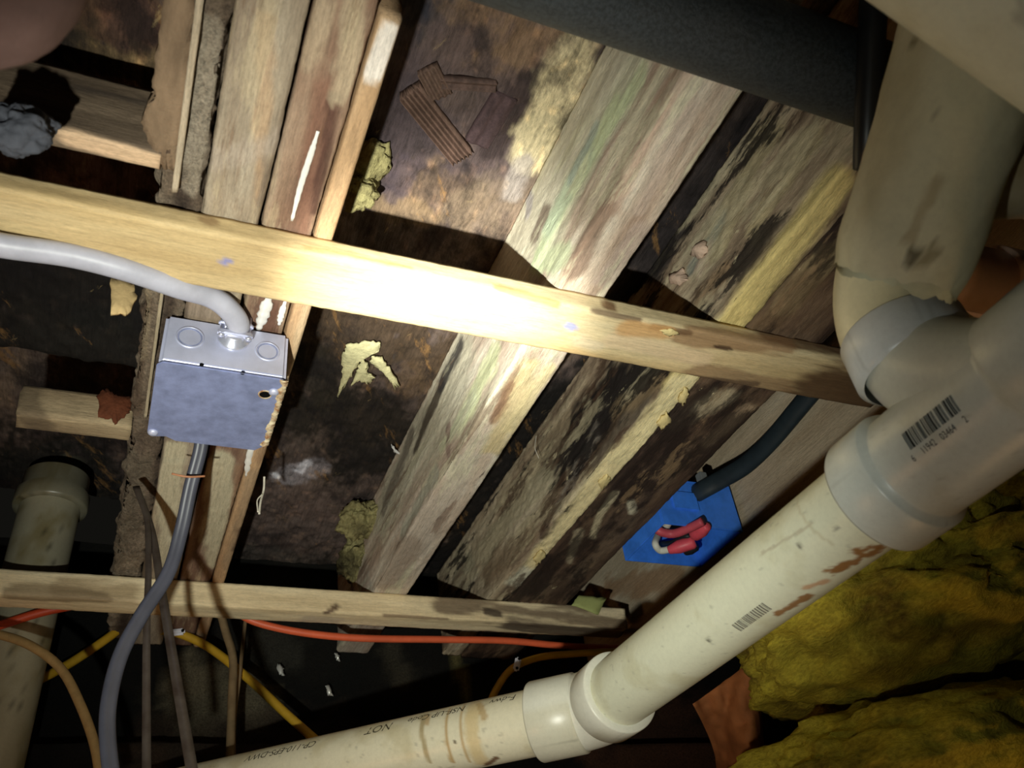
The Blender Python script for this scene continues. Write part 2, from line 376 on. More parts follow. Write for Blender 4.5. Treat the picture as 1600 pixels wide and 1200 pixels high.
g_ = col @ np.array([.3, .55, .15]); col = col * .8 + g_[..., None] * .2; paint_attr(deck, col.reshape(-1, 3))
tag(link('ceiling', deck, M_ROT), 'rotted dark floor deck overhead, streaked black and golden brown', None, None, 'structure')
M_GROUND = plain('crawlspace_soil', (70, 58, 46), .95, .1, .5, 9, bumpk=.6)
gx, gy = np.meshgrid(np.linspace(-1.4, 1.6, 90), np.linspace(-1.2, 1.25, 90))
fl = grid_mesh('floor', np.stack([gx, gy, -.47 + .05 * (fbm(gx * 5, gy * 5, 3, 5) - .5)], -1))
tag(link('floor', fl, M_GROUND), kind='structure')
wx, wz = np.meshgrid(np.linspace(-1.4, 1.6, 220), np.linspace(-.5, .66, 160))
wy = 1.26 - .02 * (fbm(wx * 9, wz * 9, 8, 5) - .5) - .08 * sst(.372, .352, wz + .01 * (fbm(wx * 14, wz * 2, 2, 3) - .5))
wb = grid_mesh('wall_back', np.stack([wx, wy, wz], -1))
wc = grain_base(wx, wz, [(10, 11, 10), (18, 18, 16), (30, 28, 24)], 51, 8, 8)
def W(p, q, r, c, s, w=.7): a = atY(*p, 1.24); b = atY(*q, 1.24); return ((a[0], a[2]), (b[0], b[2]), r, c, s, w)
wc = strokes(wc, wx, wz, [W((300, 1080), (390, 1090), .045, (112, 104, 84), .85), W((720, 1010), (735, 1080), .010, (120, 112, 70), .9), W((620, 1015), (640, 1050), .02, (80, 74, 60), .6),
                          W((420, 1000), (440, 1010), .03, (70, 68, 60), .6), W((250, 1165), (560, 1160), .05, (62, 50, 40), .7), W((960, 1160), (1150, 1180), .1, (88, 60, 44), .8)], 600, 20, 20)  # last stroke paints warm lamplight low on the wall at the right
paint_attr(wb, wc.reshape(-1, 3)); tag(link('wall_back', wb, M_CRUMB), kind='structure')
M_WALL = plain('foundation_block', (52, 48, 42), .9, .2, .5, 12, bumpk=.5)
tag(box('wall_right', (1.30, -1.2, -.5), (1.36, 1.24, .7), M_WALL, bev=0), kind='structure')
tag(box('wall_left', (-1.0, -1.2, -.5), (-.94, 1.24, .7), M_WALL, bev=0), kind='structure')

# ------------------------------------------------------------------ joists
Y0, Y1 = -.15, 1.235
GJ = 'joists of the triple beam'
plank('floor_joist', 'Y', Y0, Y1, .0005, .0405, ZJ, ZS - .004,
      [(112, 94, 76), (144, 124, 102), (164, 146, 122), (182, 166, 142)],
      [((420, 30), (400, 320), .004, (200, 154, 104), .45, 1.2), ((350, 60), (340, 250), .010, (176, 158, 140), .6), ((330, 20), (330, 120), .006, (150, 132, 96), .7),
       ((270, 700), (262, 880), .012, (206, 194, 158), .8), ((310, 740), (300, 880), .005, (120, 92, 66), .8), ((270, 840), (290, 890), .008, (224, 214, 180), .7)],
      21, disp=.0012, mat=M_JA)
tag(bpy.data.objects['floor_joist'], 'grey-tan joist above the left part of the metal junction box', 'joist', GJ)
jB = plank('floor_joist', 'Y', Y0, Y1, .0435, .0795, ZJ + .001, ZS - .004,
           [(104, 72, 56), (136, 102, 80), (158, 126, 100), (176, 150, 124)],
           [((470, 60), (440, 200), .010, (190, 156, 128), .35, 1.2), ((510, 140), (470, 360), .008, (138, 92, 70), .5, 1.), ((520, 150), (490, 330), .004, (84, 52, 42), .8),
            ((425, 480), (420, 520), .012, (104, 66, 50), .8), ((350, 720), (340, 880), .016, (206, 196, 160), .75), ((375, 730), (360, 880), .006, (150, 108, 76), .7),
            ((555, 0), (530, 150), .005, (208, 188, 150), .5, 1.3), ((490, 20), (480, 80), .01, (196, 176, 140), .4, 1.2)], 23, disp=.0014, mat=M_JA)
tag(jB, 'reddish brown joist with white beads for a wet highlight, middle of the triple beam', 'joist', GJ)
M_HILITE = plain('highlight_white', (236, 232, 226), .12, .6, .1, 80)  # white glossy beads stand in for a wet highlight on the joist
def bead(name, pix, r, mat, parent, z=ZJ - .0003):
    p = smooth_path([atZ(*q, z) for q in pix], 8); n = len(p)
    sc = .35 + .65 * np.sin(np.linspace(.05, math.pi - .05, n)) + .25 * (np.random.RandomState(n).rand(n) - .5) * 1.3
    return sweep(name, p, circ(r, 10, r * .45), mat, parent, scale=np.clip(sc, .2, 2))
bead('highlight_bead', [(497, 205), (486, 240), (470, 290), (456, 345)], .0024, M_HILITE, jB)
bead('highlight_bead', [(421, 462), (414, 485), (404, 515)], .0052, M_HILITE, jB)
bead('highlight_bead', [(396, 690), (389, 715), (385, 745)], .0035, M_HILITE, jB)
bead('highlight_bead', [(446, 470), (440, 490), (436, 508)], .0028, M_HILITE, jB)
jC = plank('sister_board', 'Y', .262, Y1, .0812, .0955, ZJ - .001, ZS - .01,
           [(180, 138, 92), (194, 154, 108), (206, 170, 128)],
           [((610, 50), (585, 115), .0075, (238, 226, 214), .97, .25), ((480, 480), (440, 640), .005, (196, 168, 128), .6), ((400, 740), (370, 890), .012, (170, 140, 104), .8),
            ((440, 600), (410, 720), .006, (150, 112, 76), .6), ((380, 830), (372, 860), .007, (92, 66, 50), .8)], 25, disp=.0006)
tag(jC, 'clean orange-tan pine strip along the right side of the triple beam', 'board')
jR = plank('rotted_joist', 'Y', Y0, Y1, -.030, -.0015, ZJ + .004, ZS + .07,
           [(80, 64, 52), (118, 99, 80), (144, 125, 102), (162, 144, 120)],
           [((250, 60), (240, 230), .014, (150, 122, 92), .7), ((270, 80), (262, 240), .006, (96, 74, 58), .8), ((320, 40), (300, 290), .009, (188, 172, 148), .7),
            ((215, 470), (205, 640), .014, (106, 84, 64), .85), ((200, 720), (180, 880), .02, (120, 106, 86), .8), ((228, 450), (222, 560), .004, (150, 130, 100), .8)],
           27, disp=.002, rag=.010, res=.0022, lres=.003, mat=M_CRUMB)
tag(jR, 'crumbling rotted joist with a ragged left edge, left of the triple beam', 'joist')
sl = plank('wood_lath', 'Y', -.1, .425, -.0205, -.0165, ZJ - .007, ZJ + .02, [(176, 156, 128), (206, 186, 156), (216, 200, 172)], [], 29, disp=.0004)
tag(sl, 'thin pale wood sliver standing out of the crumbling joist', 'lath')
sl = plank('wood_lath', 'Y', .53, .70, -.0195, -.0168, ZJ - .004, ZJ + .02, [(156, 140, 110), (186, 168, 136)], [], 30, disp=.0004)
tag(sl, 'thin pale wood sliver left of the metal junction box', 'lath')

M_SLAB = plain('torn_brown_wood', (134, 112, 90), .9, .15, .35, 90, bumpk=.5, stretch=(1, .3, 1))
o = flake('torn_wood', [atZ(*p, .502) for p in [(262, -40), (304, -40), (300, 60), (290, 170), (272, 268), (254, 264), (232, 222), (222, 192), (228, 168), (243, 150), (238, 128), (246, 70)]], .012, M_SLAB, None, seed=21, jag=.0006, curl=.0015, nrm=(0, 0, -1))
tag(o, 'ragged brown wood slab left of the pale sliver at the top', 'wood slab')
GRN = (196, 206, 158); BLG = (158, 172, 160)
j2 = plank('floor_joist', 'Y', Y0, Y1, .283, .330, ZJ, ZS - .002,
           [(158, 130, 108), (190, 166, 144), (210, 192, 170), (226, 214, 194)],
           [((950, 90), (800, 400), .07, (196, 188, 162), .9, .45), ((990, 110), (860, 360), .022, (200, 196, 166), .85, .5), ((960, 170), (840, 400), .014, GRN, .9, .5), ((1000, 120), (930, 230), .012, GRN, .9, .5), ((920, 240), (860, 350), .014, (190, 204, 168), .9, .5), ((910, 260), (900, 290), .010, (220, 226, 180), .8),
            ((930, 200), (890, 280), .006, BLG, .7), ((890, 110), (870, 200), .014, (208, 168, 126), .8), ((870, 200), (830, 300), .012, (178, 170, 140), .7),
            ((830, 240), (826, 330), .008, (150, 142, 146), .7), ((850, 330), (835, 370), .010, (104, 82, 66), .8),
            ((1040, 160), (960, 330), .008, (186, 156, 134), .8), ((960, 290), (900, 420), .012, (140, 112, 92), .8), ((1080, 170), (1000, 330), .008, (196, 172, 154), .7),
            ((1000, 360), (940, 440), .010, (176, 154, 140), .7), ((880, 400), (845, 410), .012, (188, 200, 154), .8),
            # beyond the batten
            ((770, 560), (720, 650), .016, (206, 212, 160), .9), ((740, 620), (690, 700), .010, (214, 220, 176), .85), ((830, 570), (770, 700), .012, (206, 184, 128), .85),
            ((860, 575), (800, 670), .008, (216, 196, 140), .8), ((720, 570), (600, 800), .05, (196, 190, 164), .85, .5), ((690, 600), (650, 700), .012, (70, 58, 46), .9), ((720, 540), (690, 600), .012, (52, 48, 50), .9),
            ((640, 690), (600, 790), .014, (120, 110, 96), .8), ((800, 600), (770, 660), .006, (150, 112, 76), .8), ((700, 670), (710, 730), .006, (150, 124, 112), .8),
            ((720, 720), (650, 860), .018, (196, 182, 164), .75), ((680, 740), (630, 830), .012, (178, 178, 158), .8), ((640, 850), (610, 915), .02, (164, 144, 124), .8),
            ((760, 720), (700, 830), .010, (190, 168, 146), .7)], 33, mat=M_J2, res=.0026, lres=.0032, disp=.0018, gu=70, gy=7)
tag(j2, 'pale green-moulded joist right of the triple beam, alone between two open bays', 'joist')
YEL = (222, 202, 132)
j3 = plank('floor_joist', 'Y', Y0, Y1, .446, .477, ZJ + .002, ZS - .002,
           [(112, 94, 78), (158, 138, 114), (186, 168, 140), (206, 192, 164)],
           [((1040, 560), (900, 700), .034, (30, 26, 26), .97), ((960, 600), (850, 720), .03, (30, 27, 27), .96, .8), ((1010, 620), (930, 730), .012, (176, 174, 156), .85), ((970, 640), (920, 690), .006, (60, 46, 40), .9), ((850, 740), (790, 860), .022, (196, 182, 156), .85), ((880, 740), (850, 840), .006, (84, 68, 56), .9), ((840, 890), (810, 910), .016, (226, 222, 196), .85),
            ((1140, 200), (1090, 280), .014, (52, 44, 46), .9), ((1100, 290), (1010, 420), .022, (44, 38, 40), .95), ((1110, 240), (1080, 300), .008, (104, 92, 84), .8),
            ((1200, 220), (1120, 380), .020, (176, 162, 126), .85), ((1260, 220), (1180, 360), .016, (196, 180, 140), .8), ((1230, 240), (1200, 290), .010, (136, 114, 90), .8),
            ((1130, 340), (1080, 420), .008, (140, 150, 144), .7), ((1110, 380), (1090, 420), .008, (206, 184, 164), .8), ((1130, 430), (1090, 470), .010, (160, 132, 100), .8),
            ((1040, 600), (920, 740), .022, (92, 74, 58), .85), ((1030, 590), (960, 640), .012, (150, 128, 96), .7), ((960, 600), (860, 730), .024, (40, 34, 32), .95), ((930, 680), (870, 790), .010, (128, 120, 110), .8, 1.),
            ((880, 660), (780, 820), .016, (168, 150, 122), .75, 1.), ((860, 740), (730, 880), .020, (186, 176, 146), .75, 1.), ((830, 830), (760, 900), .018, (130, 110, 86), .8),
            ((1000, 680), (930, 770), .010, (52, 40, 34), .9), ((940, 740), (860, 850), .012, (46, 36, 32), .92),
            ((1300, 290), (1170, 470), .020, YEL, .95, .25), ((1160, 490), (1068, 600), .020, YEL, .95, .25), ((1068, 600), (952, 735), .0175, (242, 226, 174), 1., .38), ((952, 735), (842, 878), .0175, (240, 222, 170), 1., .42)], 35, mat=M_J3, clean=[((1300, 290), (1068, 600), .020, .25), ((1068, 600), (842, 878), .0175, .38)], desat=.05, res=.0026, lres=.0032, disp=.0022, rag=.0016, gu=70, gy=8)
tag(j3, 'joist with a torn pale yellow underside and black mottled flank, behind the mouldy one', 'joist')
j3b = plank('nailer_board', 'Y', Y0, Y1, .4775, .565, ZJ - .001, ZJ + .04,
            [(58, 42, 32), (84, 62, 47), (110, 86, 64), (136, 110, 84)],
            [((1290, 400), (1230, 470), .016, (176, 156, 110), .6), ((1260, 440), (1190, 510), .018, (120, 96, 66), .7), ((1130, 620), (1060, 660), .014, (208, 188, 150), .8, .5), ((1170, 640), (1110, 690), .010, (190, 160, 124), .7),
             ((1060, 660), (980, 760), .024, (64, 46, 38), .9), ((1050, 720), (950, 830), .018, (84, 66, 54), .8), ((960, 770), (940, 800), .006, (214, 200, 160), .9, .5), ((985, 785), (990, 800), .005, (214, 206, 176), .9, .4),
             ((940, 800), (925, 840), .005, (206, 190, 150), .9, .5), ((905, 830), (890, 880), .006, (180, 164, 130), .8), ((1000, 800), (900, 900), .012, (120, 98, 76), .7), ((860, 850), (850, 880), .006, (60, 44, 36), .9)],
            37, mat=M_J3B, res=.0028, lres=.0035, disp=.002, gu=60, gy=7)
tag(j3b, 'wide dark brown board between the torn yellow joist and the blue box', 'board')
j4 = plank('floor_joist', 'Y', Y0, Y1, .700, .740, ZJ, ZS - .002,
           [(176, 154, 122), (198, 178, 146), (214, 198, 168)],
           [((1200, 700), (1150, 760), .02, (196, 176, 146), .6), ((1060, 900), (950, 920), .02, (166, 122, 78), .7)], 41, disp=.0006)
tag(j4, 'clean tan joist that carries the blue electrical box', 'joist')
# chips of torn wood still hanging from the yellow joist
M_CHIP = plain('torn_pine', (226, 206, 148), .8, .2, .25, 120, bumpk=.3, stretch=(1, .2, 1))
for pix in ([(1072, 628), (1084, 612), (1090, 622), (1080, 640)], [(1040, 668), (1056, 650), (1062, 664), (1046, 678)], [(948, 760), (962, 748), (968, 756), (954, 772)], [(846, 880), (858, 866), (866, 872), (852, 890)]):
    flake('torn_splinter', [atZ(p[0] - 13, p[1] - 5, ZJ - .001) for p in pix], .003, M_CHIP, j3, seed=pix[0][0], jag=.0010, curl=.0012)
M_PINKCHIP = plain('bark_chip', (206, 178, 158), .8, .2, .3, 120, bumpk=.4)
for pix in ([(1086, 382), (1100, 374), (1104, 392), (1094, 404), (1078, 400)], [(1046, 428), (1066, 420), (1074, 436), (1058, 446), (1044, 442)]):
    flake('bark_chip', [atX(*p, .444) for p in pix], .003, M_PINKCHIP, j3, seed=pix[0][0], curl=.006)

# ledger strips in the left bay
b = plank('ledger_strip', 'X', -.30, -.030, .401, .417, ZJ, .566, [(92, 76, 60), (124, 104, 82), (150, 128, 102)],
          [((110, 215), (250, 255), .008, (216, 178, 136), .9, .2), ((110, 135), (230, 160), .005, (70, 60, 52), .7)], 43, mat=MW['X'], disp=.0008)
tag(b, 'grey-brown wood strip on edge above the long batten at the upper left', 'board')
b = plank('ledger_strip', 'X', -.125, -.030, .723, .748, ZJ, .532, [(112, 92, 66), (146, 124, 90), (168, 146, 108)], [((40, 610), (60, 660), .012, (90, 74, 54), .7)], 45, mat=MW['X'], disp=.0008)
tag(b, 'short tan wood strip left of the junction box with a rusty flake on it', 'board')

# ------------------------------------------------------------------ battens under the joists
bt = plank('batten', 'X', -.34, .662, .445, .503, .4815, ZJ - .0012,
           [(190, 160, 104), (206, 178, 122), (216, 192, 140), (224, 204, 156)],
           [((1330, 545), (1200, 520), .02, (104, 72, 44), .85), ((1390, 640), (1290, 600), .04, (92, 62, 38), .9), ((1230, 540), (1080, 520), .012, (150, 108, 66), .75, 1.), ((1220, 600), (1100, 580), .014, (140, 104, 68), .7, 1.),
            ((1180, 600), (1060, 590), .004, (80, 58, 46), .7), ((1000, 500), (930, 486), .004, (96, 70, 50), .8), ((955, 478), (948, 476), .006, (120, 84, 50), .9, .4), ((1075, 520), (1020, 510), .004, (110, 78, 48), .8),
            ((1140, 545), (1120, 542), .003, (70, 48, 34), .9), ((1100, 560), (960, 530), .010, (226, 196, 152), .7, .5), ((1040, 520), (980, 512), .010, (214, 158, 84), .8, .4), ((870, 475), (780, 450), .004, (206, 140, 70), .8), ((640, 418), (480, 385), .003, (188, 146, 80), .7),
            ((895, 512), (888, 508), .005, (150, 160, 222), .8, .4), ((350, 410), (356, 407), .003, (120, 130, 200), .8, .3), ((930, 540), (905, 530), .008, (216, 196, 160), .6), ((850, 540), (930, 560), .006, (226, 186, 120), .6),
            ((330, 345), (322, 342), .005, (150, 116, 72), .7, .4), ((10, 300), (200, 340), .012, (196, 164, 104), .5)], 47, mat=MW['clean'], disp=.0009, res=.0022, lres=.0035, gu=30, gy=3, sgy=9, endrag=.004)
tag(bt, 'long yellow pine batten across the joists, lit white at its middle', 'batten')
flake('bark_chip', [np.array(atZ(*p, .4805)) for p in [(1030, 518), (1050, 514), (1062, 522), (1046, 526)]], .0015, M_CHIP, bt, seed=5, curl=.001, jag=.0005)
bt2 = plank('batten', 'X', -.40, .66, 1.03, 1.066, .468, ZJ - .0012,
            [(214, 186, 136), (228, 204, 156), (238, 218, 174)],
            [((700, 945), (990, 975), .018, (120, 98, 74), .85, 1.), ((800, 975), (990, 1000), .02, (84, 70, 58), .9), ((490, 985), (700, 995), .008, (64, 54, 46), .85), ((525, 948), (510, 958), .005, (96, 70, 50), .9, .4), ((780, 960), (760, 955), .006, (70, 56, 46), .9, .5),
             ((600, 962), (700, 968), .003, (110, 84, 60), .7), ((100, 925), (200, 930), .014, (150, 124, 84), .6), ((520, 970), (480, 968), .012, (196, 178, 150), .6), ((20, 930), (160, 935), .010, (128, 106, 72), .7)],
            49, mat=MW['clean'], disp=.0012, res=.0025, lres=.0045, gu=30, gy=3, sgy=9)
tag(bt2, 'thinner far batten near the back wall with a dark rotted right end', 'batten')

# ------------------------------------------------------------------ metal junction box
M_GALV = plain('galvanized_steel', (198, 202, 228), .42, .5, .16, 45, metal=.35, bumpk=.05, detail=8)
M_COVER = plain('dull_steel_cover', (148, 158, 200), .5, .5, .3, 70, metal=.35, bumpk=.08, detail=9)
M_DARK = plain('dark_hole', (8, 8, 8), .9, .1)
M_RUST = plain('rusty_zinc', (214, 200, 168), .8, .2, 0, 130, bumpk=.5, col2=(140, 96, 60))
jb = empty('junction_box', (.035, .61, .45)); jb_rot = Matrix.Translation((.035, .61, .45)) @ Matrix.Rotation(math.radians(0), 4, 'Z') @ Matrix.Translation((-.035, -.61, -.45))
tag(jb, 'square galvanized metal junction box with grey cables under the triple beam', 'junction box')
BX0, BX1, BY0, BY1, BZ0, BZ1 = -.0125, .0840, .5570, .660, .4505, .4990
bm = bmesh.new(); bmesh.ops.create_cube(bm, size=1)
for v in bm.verts: v.co = Vector(((BX0 + BX1) / 2 + v.co.x * (BX1 - BX0), (BY0 + BY1) / 2 + v.co.y * (BY1 - BY0), (BZ0 + BZ1) / 2 + v.co.z * (BZ1 - BZ0)))
bmesh.ops.bevel(bm, geom=[e for e in bm.edges], offset=.003, segments=3, affect='EDGES')
me = bpy.data.meshes.new('body'); bm.to_mesh(me); bm.free(); link('body', me, M_GALV, jb, smooth=False)
# cover plate with clipped corners
def prism(name, poly, z0, z1, mat, parent, bev=.0006):
    bm = bmesh.new(); vs = [bm.verts.new((x, y, z0)) for x, y in poly]; f = bm.faces.new(vs)
    r = bmesh.ops.extrude_face_region(bm, geom=[f]); bmesh.ops.translate(bm, verts=[v for v in r['geom'] if isinstance(v, bmesh.types.BMVert)], vec=(0, 0, z1 - z0))
    bmesh.ops.recalc_face_normals(bm, faces=bm.faces)
    if bev: bmesh.ops.bevel(bm, geom=bm.edges[:], offset=bev, segments=2, affect='EDGES')
    me = bpy.data.meshes.new(name); bm.to_mesh(me); bm.free(); return link(name, me, mat, parent, smooth=False)
k = .004
cover = prism('cover_plate', [(BX0 - .001 + k, BY0 - .0005), (BX1 + .001 - k, BY0 - .0005), (BX1 + .001, BY0 + k), (BX1 + .001, BY1 - .010), (BX1 - .008, BY1 + .001), (BX0 + .022, BY1 + .001), (BX0 + .014, BY1 - .004), (BX0 + k, BY1 - .002), (BX0 - .001, BY1 - .006), (BX0 - .001, BY0 + k)], BZ0 - .0022, BZ0 - .0004, M_COVER, jb)
def ring(name, c, nrm, r0, r1, h, mat, parent, k=40):
    """rolled ring standing off a surface"""
    return lathe(name, np.asarray(c, float), nrm, [(0, r1), (h, r1 - h * .5), (h, r0 + h * .5), (0, r0), (0, r1)], mat, parent, k, toward=(0, 0, 1) if abs(nrm[2]) < .5 else (0, 1, 0))
def disc(name, c, nrm, r, h, mat, parent, k=28):
    return lathe(name, np.asarray(c, float), nrm, [(0, r), (h * .7, r), (h, r * .8), (h, .0001)], mat, parent, k, toward=(0, 0, 1) if abs(nrm[2]) < .5 else (0, 1, 0))
for px, r in (((297, 527), .0105), ((418, 549), .0095)):
    p = atY(*px, BY0); g = ring('knockout', (p[0], BY0, p[2]), (0, -1, 0), r - .0012, r + .0006, .0008, M_GALV, jb)
    ring('knockout_score', (p[0], BY0, p[2]), (0, -1, 0), r - .0022, r - .0015, .0004, M_COVER, jb)
for px in ((315, 570), (379, 583)):
    p = atY(*px, BY0); disc('screw_hole', (p[0], BY0, p[2]), (0, -1, 0), .0017, .0003, M_DARK, jb)
p = atZ(414, 616, BZ0 - .002); q = p + np.array([.0045, 0, 0])
o = disc('slot_hole', (p[0], p[1], BZ0 - .0022), (0, 0, -1), .0042, .0003, M_DARK, cover); o.scale = (1, 1, 1)
ring('slot_rim', (p[0], p[1], BZ0 - .0022), (0, 0, -1), .0042, .0056, .0006, M_RUST, cover)
for px in ((239, 675), (428, 612)):
    p = atZ(*px, BZ0 - .002); lathe('screw', (p[0], p[1], BZ0 - .0022), (0, 0, -1), [(0, .0042), (.0012, .0040), (.0024, .0026), (.0028, .0001)], M_GALV, cover, 24, toward=(0, 1, 0))
n_ = 70; rows = []
for i in range(n_):                                       # crust of rust along the right edge of the cover
    y = BY0 - .001 + (BY1 - BY0 - .008) * i / (n_ - 1); wv = .0012 + .0075 * float(fbm(np.array([i * .16]), np.array([3.]), 61, 4)[0]) ** 1.5
    rows.append([(BX1 + .0014 + .0008 * math.sin(i * 1.9), y, BZ0 + .004), (BX1 + .0016 + .0006 * math.sin(i * 2.7), y, BZ0 - .0028), (BX1 - wv * .5, y, BZ0 - .0033 - .0006 * math.sin(i * 1.3)), (BX1 - wv, y, BZ0 - .0022)])
link('rust_crust', grid_mesh('rust_crust', np.array(rows)), M_RUST, jb)
# cable clamp connector on the near face
pc = atY(365, 530, BY0); cx, cz = pc[0], pc[2]
M_ZINC = plain('bright_zinc', (206, 208, 226), .28, .6, .15, 90, metal=.6)
cl = lathe('cable_clamp', (cx, BY0, cz), (0, -1, 0), [(0, .0125), (.003, .0125), (.0035, .0100), (.010, .0098), (.0105, .0085), (.0105, .0001)], M_ZINC, jb, 32, toward=(0, 0, 1))
box('clamp_bar', (cx - .0135, BY0 - .0135, cz - .0065), (cx + .0135, BY0 - .0085, cz - .0010), M_ZINC, cl, .0012)
box('clamp_bar', (cx - .0135, BY0 - .0135, cz + .0040), (cx + .0135, BY0 - .0085, cz + .0080), M_ZINC, cl, .0012)
for s in (-1, 1):
    lathe('clamp_screw', (cx + s * .0105, BY0 - .0110, cz - .0085), (0, 0, 1), [(0, .0001), (0, .0026), (.0016, .0026), (.0018, .0013), (.024, .0012), (.024, .0001)], M_ZINC, cl, 16, toward=(0, 1, 0))

# ------------------------------------------------------------------ cables
M_SE = plain('grey_cable_sheath', (180, 180, 194), .42, .45, .18, 40, bumpk=.05)
M_SE2 = plain('slate_cable_sheath', (66, 67, 78), .42, .45, .2, 40)
cp = [atY(-90, 362, .482), atY(0, 383, .486), atY(110, 399, .490), atY(200, 422, .496), atY(280, 449, .508), atY(330, 464, .519), atY(358, 484, .529), np.array([cx + .001, .543, cz + .004]), np.array([cx, .5575, cz + .001])]
cb = cable('supply_cable', cp, .0092, M_SE, n=14, ry=.0082, k=20)
tag(cb, 'thick pale grey cable entering the junction box from the left under the batten', 'cable')
def figure8(w, h, k=28):
    a = np.linspace(0, 2 * math.pi, k, endpoint=False); x = w * np.cos(a); y = h * np.sin(a) * (.72 + .28 * np.abs(np.cos(a)) ** .7 * 1.2); return np.stack([x, y], 1)
hp = [np.array([.028, .655, .468]), atY(314, 697, .668), atY(298, 760, .69), atY(283, 830, .71), atY(263, 895, .72), atY(222, 960, .72), atY(190, 1020, .715), atY(172, 1085, .71), atY(168, 1150, .705), atY(180, 1260, .70)]
sweep('hanging_cable', smooth_path(hp, 12), figure8(.0060, .0038), M_SE2, None, up=(0, 1, 0))
tag(bpy.data.objects['hanging_cable'], 'slate grey flat cable hanging from the bottom of the junction box', 'cable')
M_WEB = plain('copper_wire', (168, 112, 76), .5, .4, .2)
q = atY(292, 750, .682); cable('tie_wire', [q + np.array([-.013, -.006, .001]), q + np.array([0, -.007, -.001]), q + np.array([.014, -.006, .002])], .0009, M_WEB, bpy.data.objects['hanging_cable'], up=(0, 1, 0))
M_STRAP = plain('dull_hanger_strap', (62, 54, 48), .5, .4, .35, 50, col2=(44, 34, 28))
def strap(name, pts, w, lab):
    o = sweep(name, smooth_path(pts, 10), np.array([(-w, -.0006), (w, -.0006), (w, .0006), (-w, .0006)]), M_STRAP, up=(0, 1, 0), scale=np.linspace(.8, 1.1, (len(pts) - 1) * 10 + 1)); tag(o, lab, 'strap', 'hanger straps'); return o
strap('hanger_strap', [atY(211, 760, .775), atY(229, 810, .76), atY(232, 880, .74), atY(229, 1000, .72), atY(229, 1250, .70)], .0028, 'thin flat hanger strap dropping straight down beside the slate cable')
strap('hanger_strap', [atY(213, 760, .770), atY(237, 830, .755), atY(252, 920, .73), atY(272, 1040, .70), atY(308, 1250, .66)], .0036, 'flat hanger strap slanting right at the lower left')
M_TAN = plain('tan_cable', (150, 120, 76), .6, .3, .3); M_TANG = plain('dusty_cord', (124, 104, 76), .8, .2, .3)
o = cable('drop_cord', [atY(340, 940, 1.11), atY(352, 985, 1.12), atY(364, 1030, 1.12), atY(362, 1100, 1.12), atY(357, 1260, 1.12)], .0052, M_TANG, up=(0, 1, 0)); tag(o, 'dusty tan cord hanging straight behind the far batten', 'cord')
o = cable('drop_cord', [atY(386, 945, 1.13), atY(380, 1000, 1.14), atY(374, 1060, 1.145), atY(366, 1130, 1.15), atY(366, 1230, 1.15)], .0024, M_TANG, up=(0, 1, 0)); tag(o, 'thin grey cord hanging beside the dusty tan cord', 'cord')
M_ORG = plain('orange_cable', (226, 104, 66), .45, .4, .2, 30); M_RED = plain('red_cable', (180, 66, 34), .5, .4, .2, 30); M_YELC = plain('yellow_cable', (196, 156, 44), .45, .4, .25, 30)
o = cable('electric_cable', [atY(360, 950, 1.085), atY(400, 972, 1.085), atY(470, 988, 1.085), atY(560, 997, 1.085), atY(680, 999, 1.085), atY(790, 1001, 1.088), atY(880, 1009, 1.09), atY(990, 1014, 1.09)], .0048, M_ORG, n=12); tag(o, 'orange cable running along the far batten', 'cable')
o = cable('electric_cable', [atY(-60, 995, 1.074), atY(0, 977, 1.074), atY(60, 958, 1.074), atY(110, 947, 1.074), atY(150, 940, 1.074)], .0052, M_RED); tag(o, 'dark red cable behind the far batten at the left edge', 'cable')
o = cable('electric_cable', [atY(205, 984, 1.20), atY(240, 984, 1.20), atY(280, 990, 1.19), atY(330, 1014, 1.18), atY(390, 1062, 1.16), atY(450, 1118, 1.14), atY(520, 1180, 1.12)], .0056, M_YELC, n=12); ycab = o; tag(o, 'long yellow cable sloping down to the lower pipe', 'cable')
o = cable('electric_cable', [atY(30, 1080, 1.20), atY(62, 1062, 1.20), atY(110, 1036, 1.21), atY(164, 1000, 1.215), atY(190, 980, 1.22)], .0058, M_YELC); tag(o, 'short yellow cable rising beside the left plastic stack', 'cable')
o = cable('electric_cable', [atY(762, 1110, 1.10), atY(775, 1078, 1.095), atY(800, 1045, 1.088), atY(840, 1028, 1.082), atY(890, 1022, 1.078), atY(960, 1018, 1.076), atY(1010, 1018, 1.076)], .0050, M_YELC, n=12); tag(o, 'curved yellow cable held by a white staple over the pipe elbow', 'cable')
o = cable('electric_cable', [atY(-60, 985, .98), atY(0, 992, .98), atY(50, 1010, .97), atY(95, 1045, .96), atY(125, 1100, .95), atY(148, 1165, .94), atY(160, 1240, .93)], .0046, M_TAN); tag(o, 'brown cable curving down across the left plastic stack', 'cable')
M_STAPLE = plain('white_nylon', (226, 226, 236), .4, .4, .1)
def staple(px, Y, ang, lab):
    p = atY(*px, Y); s = empty('cable_staple', p); tag(s, lab, 'staple', 'white cable staples')
    R = Matrix.Translation(Vector(p)) @ Matrix.Rotation(ang, 4, 'Y')
    box('staple_bar', (-.0045, -.003, -.0105), (.0045, .003, .0105), M_STAPLE, s, .0025, R)
    for k in (-1, 1):
        c = R @ Vector((0, -.003, k * .0072)); lathe('nail_head', c, (0, -1, 0), [(0, .0020), (.0012, .0020), (.0015, .0001)], M_DARK, s, 14, toward=(0, 0, 1))
staple((808, 1038), 1.080, math.radians(20), 'white plastic staple on the curved yellow cable')
staple((276, 988), 1.178, math.radians(80), 'white plastic staple on the long yellow cable')
M_FOIL = plain('foil_scrap', (226, 226, 220), .25, .8, .1, metal=.3)
